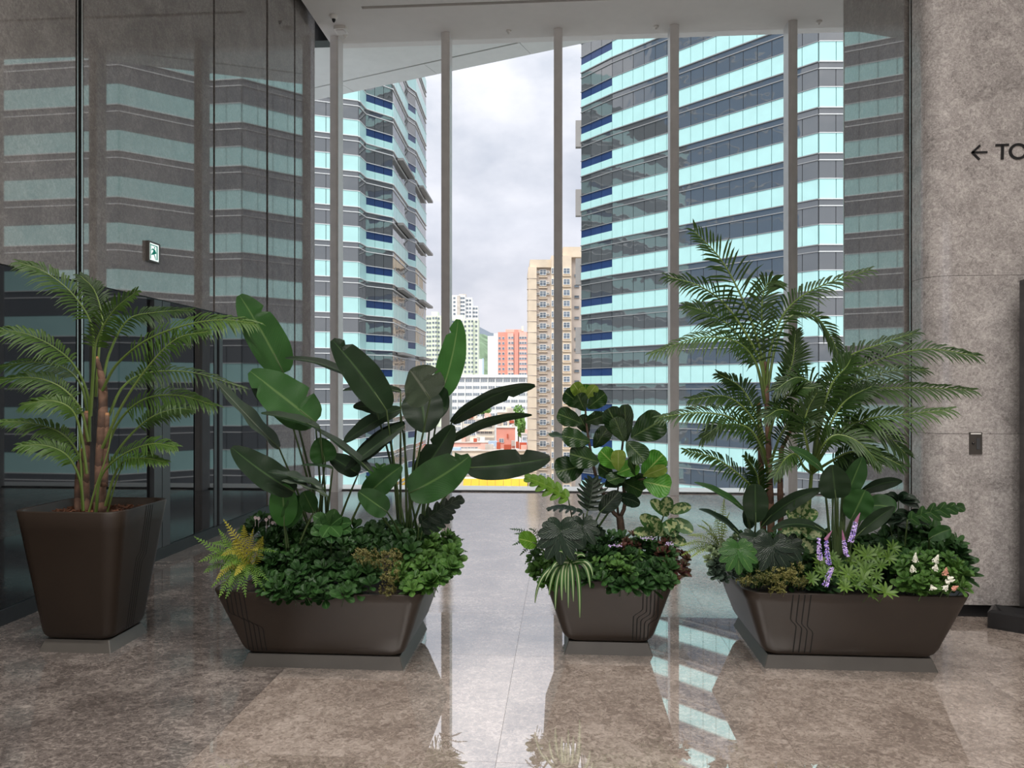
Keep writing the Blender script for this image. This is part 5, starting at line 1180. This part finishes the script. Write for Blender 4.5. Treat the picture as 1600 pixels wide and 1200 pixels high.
SP = plant('spider_plant', 891, 4.05, 0.41, 'striped spider plant arching over the front rim of the fig planter', 'plant')
for (tx, ty, bx, by, w) in [(868, 952, -14, -30, 8), (906, 965, 8, -34, 8), (836, 942, -34, -34, 7), (922, 918, 16, -30, 8), (878, 938, -10, -34, 8), (858, 930, -16, -30, 7), (896, 940, 4, -36, 8), (914, 870, 8, -16, 8), (874, 862, -8, -12, 8), (902, 866, 2, -14, 8), (884, 926, -8, -26, 7), (926, 900, 18, -22, 7), (852, 908, -14, -22, 7), (862, 890, -10, -14, 7), (888, 950, -2, -36, 7)]:
    L(SP, None, (890 + R.uniform(-7, 7), 880), (tx, ty), w, R.uniform(-25, 25), (bx * .7, by), 'spider_leaf', 'strap', Yb=4.06, Yt=4.0, fold=.3, nseg=12, wave=0)
S4 = plant('leafy_shrub', 965, 4.2, 0.41, 'small-leaved shrub at the foot of the fig trunk', 'shrub', 'small-leaved shrubs')
mound(S4, 'shrub', [(915, 858), (950, 842), (1005, 846), (1045, 870), (1048, 910), (1030, 922), (960, 918), (918, 912)], 4.03, 4.35, 845, 915, 115, 9, (.95, 1.4))
mound(S4, 'lime', [(930, 880), (1000, 860), (1010, 900), (940, 915)], 4.02, 4.12, 860, 915, 18, 19, (.7, 1.0))
CO = plant('coleus', 1045, 4.2, 0.41, 'reddish brown coleus hanging over the right rim of the fig planter', 'plant')
mound(CO, 'coleus', [(1022, 852), (1050, 846), (1072, 872), (1074, 898), (1058, 912), (1034, 895)], 4.1, 4.3, 848, 905, 24, 10, (.6, .95))
mound(CO, 'coleus', [(968, 836), (992, 836), (1000, 858), (975, 862)], 4.2, 4.3, 838, 860, 6, 12, (.6, .8))
DI = plant('dieffenbachia', 1030, 4.34, 0.41, 'cream-mottled dieffenbachia standing right of the fig trunk', 'plant', 'dieffenbachias')
dc = (1025, 880, 4.36)
stick(DI, [(1026, 880, 4.36), (1030, 830, 4.34), (1042, 790, 4.34)], .006, .004, 'stem', 'petiole')
for b, t, w in (((1042, 802), (1040, 776), 22), ((1044, 806), (1016, 782), 18), ((1046, 800), (1080, 792), 18), ((1042, 812), (1056, 838), 26), ((1046, 816), (1082, 832), 26), ((1030, 830), (1000, 806), 22), ((1028, 836), (1058, 818), 22), ((1032, 824), (1012, 812), 20), ((1024, 842), (990, 832), 22), ((1034, 842), (1072, 850), 20), ((1020, 838), (1030, 810), 22)):
    L(DI, None, b, t, w, R.uniform(-20, 20), (0, -4), 'dieffenbachia_leaf', 'oval', Yb=4.3, Yt=4.24, nseg=10)
LV = plant('lilac_flowers', 1008, 4.2, 0.41, 'sprig of tiny lilac flowers behind the fig planter shrub', 'flower')
for x0, x1, y in ((1000, 1022, 841), (950, 972, 852), (1040, 1052, 850)):
    m = MB()
    for i in range(34):
        c = P(x0 + (x1 - x0) * R.random(), y + R.uniform(-3, 3), 4.16 + R.uniform(-.01, .01)); d = Vector((R.uniform(-1, 1), -.5, R.uniform(-.3, 1))).normalized() * .008; e = d.orthogonal().normalized() * .003
        m.add([c, c + d * .6 + e, c + d, c + d * .6 - e], [(0, 1, 2, 3)])
    m.tube([P(x0, y, 4.17), P(x1, y + 1, 4.17)], .0012, 4); m.build('flower_spike', 'lupine_lilac', LV)

# ================================================================== planter 4: palms and underplanting
pY = 4.5
PA = plant('tall_palm', 1202, pY, 0.40, 'tallest palm with brown trunks in front of the fourth and fifth mullions', 'palm', 'palms in the right planter')
PB_ = plant('tall_palm', 1265, pY, 0.40, 'bushy palm whose fronds reach across the stone pier', 'palm', 'palms in the right planter')
trunk(PA, [(1206, 905, pY), (1204, 800, pY), (1202, 740, pY), (1199, 650, pY), (1196, 565, pY)], .024, .013, False)
trunk(PA, [(1196, 905, pY + .06), (1190, 760, pY + .06), (1188, 680, pY + .06), (1185, 632, pY + .06)], .020, .014)
trunk(PB_, [(1222, 905, pY), (1219, 760, pY), (1221, 700, pY)], .020, .014, False)
trunk(PB_, [(1221, 702, pY), (1232, 680, pY), (1242, 660, pY)], .012, .007)
fa = lambda pts, L=52, **k: palm_frond(PA, [(x, y, pY + d) for x, y, d in pts], L, R, mat=k.pop('mat', 'palm_leaf_deep'), **k)
fb = lambda pts, L=46, **k: palm_frond(PB_, [(x, y, pY + d) for x, y, d in pts], L, R, mat=k.pop('mat', 'palm_leaf_deep'), **k)
fa([(1196, 600, 0), (1186, 540, -.04), (1162, 472, -.1), (1128, 408, -.16), (1084, 360, -.2)], 64, start=.2, droop=.25)
fa([(1196, 610, 0), (1184, 556, -.06), (1140, 484, -.14), (1095, 448, -.2), (1042, 432, -.24)], 54, start=.2, droop=.45)
fa([(1194, 620, 0), (1178, 560, .04), (1140, 510, .08), (1105, 488, .1), (1072, 478, .1)], 50, start=.22, droop=.4)
fa([(1195, 630, 0), (1182, 570, -.1), (1150, 534, -.18), (1092, 528, -.24), (1018, 552, -.28)], 40, start=.25, droop=.5, pairs=34)
fa([(1196, 610, 0), (1194, 545, .02), (1190, 490, .03), (1196, 448, .04), (1214, 438, .02)], 44, start=.25, droop=.3, face=(0, -1, .1))
fa([(1197, 610, 0), (1204, 545, -.05), (1228, 486, -.1), (1276, 450, -.14), (1360, 421, -.18)], 46, start=.22, droop=.45, pairs=34)
fa([(1198, 620, 0), (1212, 540, .1), (1236, 494, .16), (1272, 494, .2), (1298, 526, .22), (1312, 560, .22)], 30, start=.35, droop=.3)
fa([(1200, 660, 0), (1222, 606, -.08), (1238, 565, -.1), (1243, 518, -.12)], 38, start=.3, droop=.2, face=(0, -1, .1))
fa([(1196, 690, 0), (1180, 645, .02), (1158, 606, .04), (1122, 584, .05)], 38, start=.25, droop=.4)
fa([(1196, 710, 0), (1176, 655, -.06), (1136, 620, -.12), (1078, 624, -.18)], 42, start=.25, droop=.45)
fa([(1196, 725, 0), (1178, 680, -.08), (1140, 652, -.16), (1090, 645, -.22), (1030, 652, -.26)], 42, start=.22, droop=.45, pairs=34)
fa([(1200, 780, 0), (1180, 765, -.1), (1150, 738, -.16), (1115, 715, -.2), (1070, 704, -.24)], 34, start=.22, droop=.4)
fa([(1200, 740, 0), (1190, 700, -.1), (1168, 668, -.14), (1130, 664, -.16), (1098, 684, -.18)], 38, start=.25, droop=.4)
fa([(1200, 800, -.02), (1188, 770, -.08), (1182, 740, -.12), (1164, 712, -.16)], 32, start=.25, droop=.3)
fa([(1200, 690, 0), (1214, 640, -.1), (1240, 610, -.16), (1274, 606, -.2)], 40, start=.25, droop=.4)
fa([(1202, 730, 0), (1220, 680, -.12), (1246, 650, -.18), (1280, 652, -.22)], 38, start=.25, droop=.4)
cS = (1268, 740, -.02)
fb([cS, (1284, 620, -.06), (1320, 562, -.1), (1375, 538, -.14), (1432, 519, -.18)], 38, start=.3, droop=.45)
fb([cS, (1292, 618, -.1), (1350, 572, -.18), (1440, 546, -.24), (1526, 556, -.28)], 42, start=.28, droop=.45, pairs=36)
fb([cS, (1298, 650, -.08), (1350, 612, -.14), (1430, 606, -.2), (1520, 610, -.24)], 42, start=.26, droop=.45, pairs=36)
fb([cS, (1304, 680, -.1), (1350, 656, -.18), (1410, 648, -.24), (1486, 640, -.3)], 46, start=.26, droop=.5, mat='palm_leaf')
fb([cS, (1290, 640, .04), (1330, 600, .06), (1390, 580, .08), (1445, 578, .1)], 40, start=.28, droop=.4)
fb([cS, (1300, 690, -.1), (1340, 664, -.16), (1380, 676, -.2), (1414, 708, -.22)], 46, start=.25, droop=.35)
fb([cS, (1278, 650, -.1), (1270, 604, -.14), (1244, 590, -.16), (1210, 610, -.18)], 44, start=.3, droop=.4)
fb([cS, (1284, 650, -.14), (1300, 600, -.18), (1322, 574, -.2), (1330, 560, -.2)], 42, start=.3, droop=.3)
fb([cS, (1290, 680, -.16), (1310, 640, -.2), (1330, 620, -.22), (1362, 604, -.24)], 44, start=.26, droop=.35)
fb([cS, (1258, 680, -.12), (1244, 650, -.16), (1220, 640, -.2), (1196, 652, -.22)], 40, start=.3, droop=.4)
fb([cS, (1284, 700, -.2), (1306, 680, -.24), (1340, 690, -.28), (1372, 722, -.3)], 42, start=.25, droop=.3)
fb([cS, (1262, 700, -.18), (1256, 670, -.22), (1262, 640, -.24), (1276, 614, -.26)], 40, start=.28, droop=.2, face=(0, -1, .1))
fb([cS, (1256, 730, -.14), (1244, 710, -.18), (1228, 716, -.22), (1210, 744, -.24)], 34, start=.28, droop=.3)
fb([cS, (1300, 720, -.16), (1330, 706, -.22), (1370, 710, -.26), (1410, 728, -.28)], 34, start=.25, droop=.4)
m = MB(); m.tube(curve_pts(px_path([(1256, 905, pY), (1262, 820, pY), (1268, 738, pY - .02)]), 10), [.016 - .0006 * i for i in range(11)], 8); m.build('trunk', 'palm_stalk', PB_)

CL = plant('canna', 1180, 4.25, 0.40, 'dark paddle-leaved canna below the tallest palm trunks', 'plant', 'cannas')
CR = plant('canna', 1306, 4.25, 0.40, 'canna with a tall bundle of green stalks behind the purple lupins', 'plant', 'cannas')
c1 = lambda: (1180 + R.uniform(-8, 8), 890, 4.25); c2 = lambda: (1308 + R.uniform(-10, 10), 890, 4.28)
L(CL, c1(), (1181, 816), (1180, 756), 38, 0, (0, 0), 'strelitzia_dark', 'oval', Yb=4.1, Yt=4.06)
L(CL, c1(), (1190, 822), (1284, 764), 26, 35, (-10, -14), 'strelitzia_dark', 'lance', Yb=4.2, Yt=4.1)
L(CL, c1(), (1166, 800), (1085, 754), 22, 45, (6, -8), 'strelitzia_mid', 'lance', Yb=4.15, Yt=4.0)
L(CL, c1(), (1160, 840), (1092, 796), 24, 48, (4, -10), 'monstera_dark', 'lance', Yb=4.1, Yt=3.95)
L(CL, c1(), (1172, 826), (1168, 790), 22, 20, (0, 0), 'strelitzia_dark', 'oval', Yb=4.25, Yt=4.22)
L(CR, c2(), (1306, 778), (1300, 726), 46, 4, (0, 0), 'strelitzia_dark', 'paddle', Yb=4.1, Yt=4.04)
L(CR, c2(), (1322, 776), (1348, 714), 32, 25, (0, 0), 'strelitzia_mid', 'lance', Yb=4.15, Yt=4.1)
L(CR, c2(), (1322, 756), (1330, 712), 44, 10, (0, 0), 'strelitzia_dark', 'oval', Yb=4.3, Yt=4.3)
L(CR, c2(), (1330, 812), (1352, 766), 42, 6, (0, 0), 'strelitzia_mid', 'oval', Yb=4.15, Yt=4.1)
L(CR, c2(), (1340, 836), (1398, 792), 24, 30, (0, -6), 'strelitzia_dark', 'lance', Yb=4.05, Yt=3.98)
L(CR, c2(), (1354, 792), (1400, 796), 34, 10, (0, -8), 'strelitzia_mid', 'oval', Yb=4.2, Yt=4.15)
L(CR, c2(), (1292, 832), (1206, 828), 26, 40, (0, -22), 'strelitzia_dark', 'lance', Yb=4.1, Yt=4.0)
L(CR, c2(), (1286, 736), (1232, 699), 20, 30, (4, -6), 'strelitzia_mid', 'lance', Yb=4.1, Yt=4.05)
L(CR, c2(), (1344, 770), (1410, 752), 22, 45, (0, -10), 'strelitzia_dark', 'lance', Yb=4.25, Yt=4.2)
for k in range(9):
    m = MB(); x = 1300 + 2.4 * k; m.tube(curve_pts(px_path([(x * .6 + 523, 890, 4.22), (x, 830, 4.2), (x + R.uniform(-4, 4), 772, 4.2)]), 8), .0042, 6); m.build('stalk', 'petiole', CR)
FP = plant('fern', 1122, 4.2, 0.40, 'pale green fern at the left end of the right-hand planter', 'fern', 'ferns')
for tx, ty, l in ((1062, 853, 18), (1064, 868, 18), (1089, 820, 18), (1096, 812, 16), (1117, 797, 18), (1132, 778, 18), (1074, 836, 18), (1140, 800, 14), (1104, 834, 16), (1078, 872, 16)):
    fern_frond(FP, (1126, 856), (tx, ty), l, R, 'fern_pale', (0, -8), 22, 4.25, 4.12)
MM = plant('round_monstera', 1153, 4.05, 0.40, 'single mid-green round monstera leaf near the planter corner', 'plant', 'monstera plants')
cut_round_leaf(MM, (1155, 905, 4.1), (1153, 872), 50, 46, 3.96, 'monstera_mid', 0, 11, 5)
DL = plant('dark_monstera', 1205, 4.05, 0.40, 'blackish monstera leaves above the olive sedum', 'plant', 'monstera plants')
cut_round_leaf(DL, (1200, 900, 4.12), (1208, 868), 60, 52, 4.0, 'monstera_dark', 0, 11, 6)
cut_round_leaf(DL, (1190, 900, 4.12), (1180, 850), 48, 36, 4.04, 'monstera_dark', 0, 9, 7)
cut_round_leaf(DL, (1215, 900, 4.15), (1232, 862), 40, 44, 4.06, 'monstera_dark', 0, 9, 8)
SU = plant('succulent', 1126, 4.05, 0.40, 'grey-green succulent rosettes hanging over the planter corner', 'plant')
mound(SU, 'succ', [(1112, 872), (1140, 866), (1152, 890), (1140, 908), (1116, 904)], 3.98, 4.15, 868, 905, 16, 13, (.8, 1.2), 'rosette')
mound(SU, 'pale', [(1100, 868), (1118, 852), (1146, 838), (1150, 850), (1122, 872), (1104, 890)], 4.0, 4.2, 840, 890, 12, 14, (.7, 1.1), 'rosette')
sedum('golden_sedum', 'olive gold sedum along the front left rim of the palm planter', [(1190, 902, 22, 12, 60), (1222, 898, 20, 14, 70), (1245, 896, 14, 18, 56), (1216, 920, 14, 10, 36), (1165, 906, 14, 7, 26), (1258, 908, 12, 12, 34)], 3.94, ['sedum_olive', 'sedum_gold'], 0.40)
DV = plant('dieffenbachia', 1252, 4.3, 0.40, 'cream-mottled dieffenbachia between the two cannas', 'plant', 'dieffenbachias')
stick(DV, [(1252, 890, 4.3), (1250, 840, 4.3), (1252, 800, 4.3)], .006, .004, 'stem', 'petiole')
for b, t, w in (((1250, 820), (1228, 800), 20), ((1252, 816), (1278, 800), 20), ((1252, 828), (1222, 834), 22), ((1254, 832), (1284, 838), 22), ((1250, 840), (1232, 858), 22), ((1254, 842), (1270, 864), 22), ((1250, 806), (1244, 780), 18), ((1252, 806), (1264, 784), 18), ((1248, 846), (1222, 846), 20), ((1256, 836), (1262, 812), 20)):
    L(DV, None, b, t, w, R.uniform(-20, 20), (0, -3), 'dieffenbachia_leaf', 'oval', Yb=4.18, Yt=4.14, nseg=10)

# lupins with flower spikes
LU = plant('lupin', 1310, 4.0, 0.40, 'lupin plant with purple flower spikes and hand-shaped leaves', 'flower')
def spike(root, pts, r, mat, tip=None, Y=3.95):
    path = curve_pts(px_path([(x, y, Y) for x, y in pts]), 20); m = MB(); m.tube(path, .002, 4)
    for i in range(110):
        k = R.random(); q = path[int(k * 19)].lerp(path[int(k * 19) + 1], R.random()); a = R.uniform(0, 6.28); rr = r * (1 - .45 * k)
        d = Vector((math.cos(a), math.sin(a), .25)).normalized(); c = q + d * rr * .7; e = d.orthogonal().normalized() * .0045; g = d.cross(e).normalized() * .0045
        m.add([c - e, c - g, c + e, c + g, c + d * .005], [(0, 1, 4), (1, 2, 4), (2, 3, 4), (3, 0, 4)], 0 if R.random() < .65 else 1)
    o = m.build('flower_spike', mat, root)
    if tip:
        a, b = path[-1], P(tip[0], tip[1], Y); m = MB(); m.tube([a - (b - a) * .15, a.lerp(b, .4), b], [r * .55, r * .4, .0012], 8); m.build('bud_tip', 'lupine_tip', o, origin=wloc(root))
    st = MB(); s0 = P(pts[0][0], pts[0][1], Y); st.tube([P(pts[0][0], 900, Y + .08), s0], .002, 4); st.build('stalk', 'petiole', o, origin=wloc(root))
PU, LI = ['lupine_purple', 'lupine_lilac'], ['lupine_lilac', 'lupine_purple']
spike(LU, [(1281, 876), (1280, 858), (1279, 840)], .017, LI); spike(LU, [(1295, 884), (1292, 862), (1291, 842)], .018, PU, (1300, 829)); spike(LU, [(1323, 870), (1320, 856), (1318, 842)], .016, LI, (1316, 828))
spike(LU, [(1329, 848), (1334, 830), (1338, 814)], .018, LI, (1344, 801)); spike(LU, [(1289, 917), (1294, 902), (1301, 886)], .020, LI, None, 3.90)
pm = []
for q in range(3):
    rn = random.Random(50 + q); m = MB(); m.tube([(0, 0, -.06), (0, 0, 0)], .0014, 4)
    for k in range(9):
        a = math.radians(40 * k + rn.uniform(-5, 5)); l = .042 * rn.uniform(.85, 1.1); d = Vector((math.cos(a), math.sin(a), .35 + rn.uniform(-.1, .1))).normalized(); blade(m, (0, 0, 0), d * l, .011, d * l * .5 + Vector((0, 0, .004)), Vector((0, 0, 1)), 0, 'lance', 4, 2, .2)
    pm.append(m.mesh('palmate_leaf', 'lupine_leaf', smooth=True))
for i, (x, y) in enumerate([(1279, 893), (1268, 905), (1308, 880), (1330, 876), (1326, 898), (1348, 906), (1360, 884), (1370, 900), (1372, 862), (1394, 856), (1384, 926), (1344, 880), (1290, 898), (1316, 908), (1352, 892), (1338, 914), (1362, 916), (1300, 870), (1376, 884), (1388, 872), (1310, 892), (1355, 868), (1342, 862), (1320, 918), (1280, 880), (1366, 872), (1360, 930)]):
    p = P(x, y, 3.86 + max(0, (915 - y)) * .004) - Vector(LU.location); up = Vector((R.uniform(-.4, .4), -.75 + R.uniform(-.3, .3), .7)).normalized(); s = R.uniform(.95, 1.5)
    inst('palmate_leaf', pm[i % 3], LU, p, (Vector((0, 0, 1)).rotation_difference(up) @ Quaternion((0, 0, 1), R.uniform(0, 6))).to_euler('XYZ'), (s, s, s))
SF = plant('umbrella_plant', 1400, 4.3, 0.40, 'dark umbrella plant with drooping finger leaves behind the white flowers', 'plant')
for cx_, cy_, n in ((1404, 780, 9), (1390, 812, 8), (1420, 806, 7)):
    for k in range(n):
        a = math.radians(-20 + 220 * k / (n - 1)); L(SF, None, (cx_, cy_), (cx_ + 34 * math.cos(a), cy_ - 16 * math.sin(a) + 8), 13, R.uniform(-30, 30), (0, -5), 'monstera_dark', 'lance', Yb=4.25, Yt=4.2, nseg=8)
    stick(SF, [(1402, 900, 4.3), (cx_, cy_, 4.25)], .004, .003, 'stalk', 'petiole')
PH = plant('split_leaf_plant', 1420, 4.2, 0.40, 'bright split leaf pointing right in front of the stone pier', 'plant', 'split-leaf plants')
split_leaf(PH, (1410, 900, 4.25), (1418, 812), (1506, 792), 34, 30, (0, -8), 'monstera_mid', 4.15, 4.05, 6, R)
S5 = plant('leafy_shrub', 1430, 4.3, 0.40, 'broad-leaved dark shrub at the right end behind the white flowers', 'shrub', 'small-leaved shrubs')
mound(S5, 'big', [(1380, 838), (1420, 818), (1470, 836), (1500, 860), (1508, 905), (1480, 915), (1400, 900), (1376, 870)], 4.0, 4.4, 822, 915, 110, 15, (.8, 1.25))
mound(S5, 'shrub', [(1150, 840), (1240, 840), (1400, 850), (1400, 915), (1300, 925), (1160, 905)], 4.12, 4.4, 840, 925, 150, 25, (.95, 1.4))
L(S5, (1450, 880, 4.2), (1452, 842), (1486, 827), 22, 20, (0, -4), 'strelitzia_mid', 'oval', Yb=4.1, Yt=4.05)
WF = plant('white_flower_plant', 1440, 3.95, 0.40, 'low plant with white and pinkish flower cones at the right rim', 'flower')
mound(WF, 'lime', [(1404, 880), (1440, 866), (1480, 872), (1508, 894), (1506, 922), (1460, 928), (1410, 924)], 3.87, 4.02, 870, 925, 55, 17, (.8, 1.2))
for (x, y, dx, dy, mt) in ((1430, 878, 1, -14, 'flower_white'), (1427, 892, -2, -9, 'flower_white'), (1461, 878, 5, -11, 'flower_white'), (1461, 890, 2, -8, 'flower_white'), (1454, 918, 10, 2, 'flower_white'), (1476, 920, 5, -5, 'flower_white'), (1478, 910, 14, -4, 'flower_white'), (1477, 898, 2, -11, 'flower_pink'), (1488, 920, 9, -4, 'flower_pink'), (1482, 904, 8, -2, 'flower_white')):
    a, b = P(x, y, 3.84), P(x + dx, y + dy, 3.82); m = MB(); ax = (b - a)
    for i in range(60):
        k = R.random(); an = R.uniform(0, 6.28); o1 = ax.orthogonal().normalized(); o2 = ax.cross(o1).normalized(); d = o1 * math.cos(an) + o2 * math.sin(an); c = a + ax * k + d * .014 * (1 - k) ; e = d.orthogonal().normalized() * .0035
        m.add([c - e, c + d.cross(e).normalized() * .0035, c + e, c + d * .004], [(0, 1, 3), (1, 2, 3), (2, 0, 3)])
    m.tube([a, b], [.008, .002], 6); o = m.build('flower_cone', mt, WF)
    st = MB(); st.tube([a + Vector((0, .05, -.06)), a], .0015, 4); st.build('stalk', 'petiole', o, origin=wloc(WF))
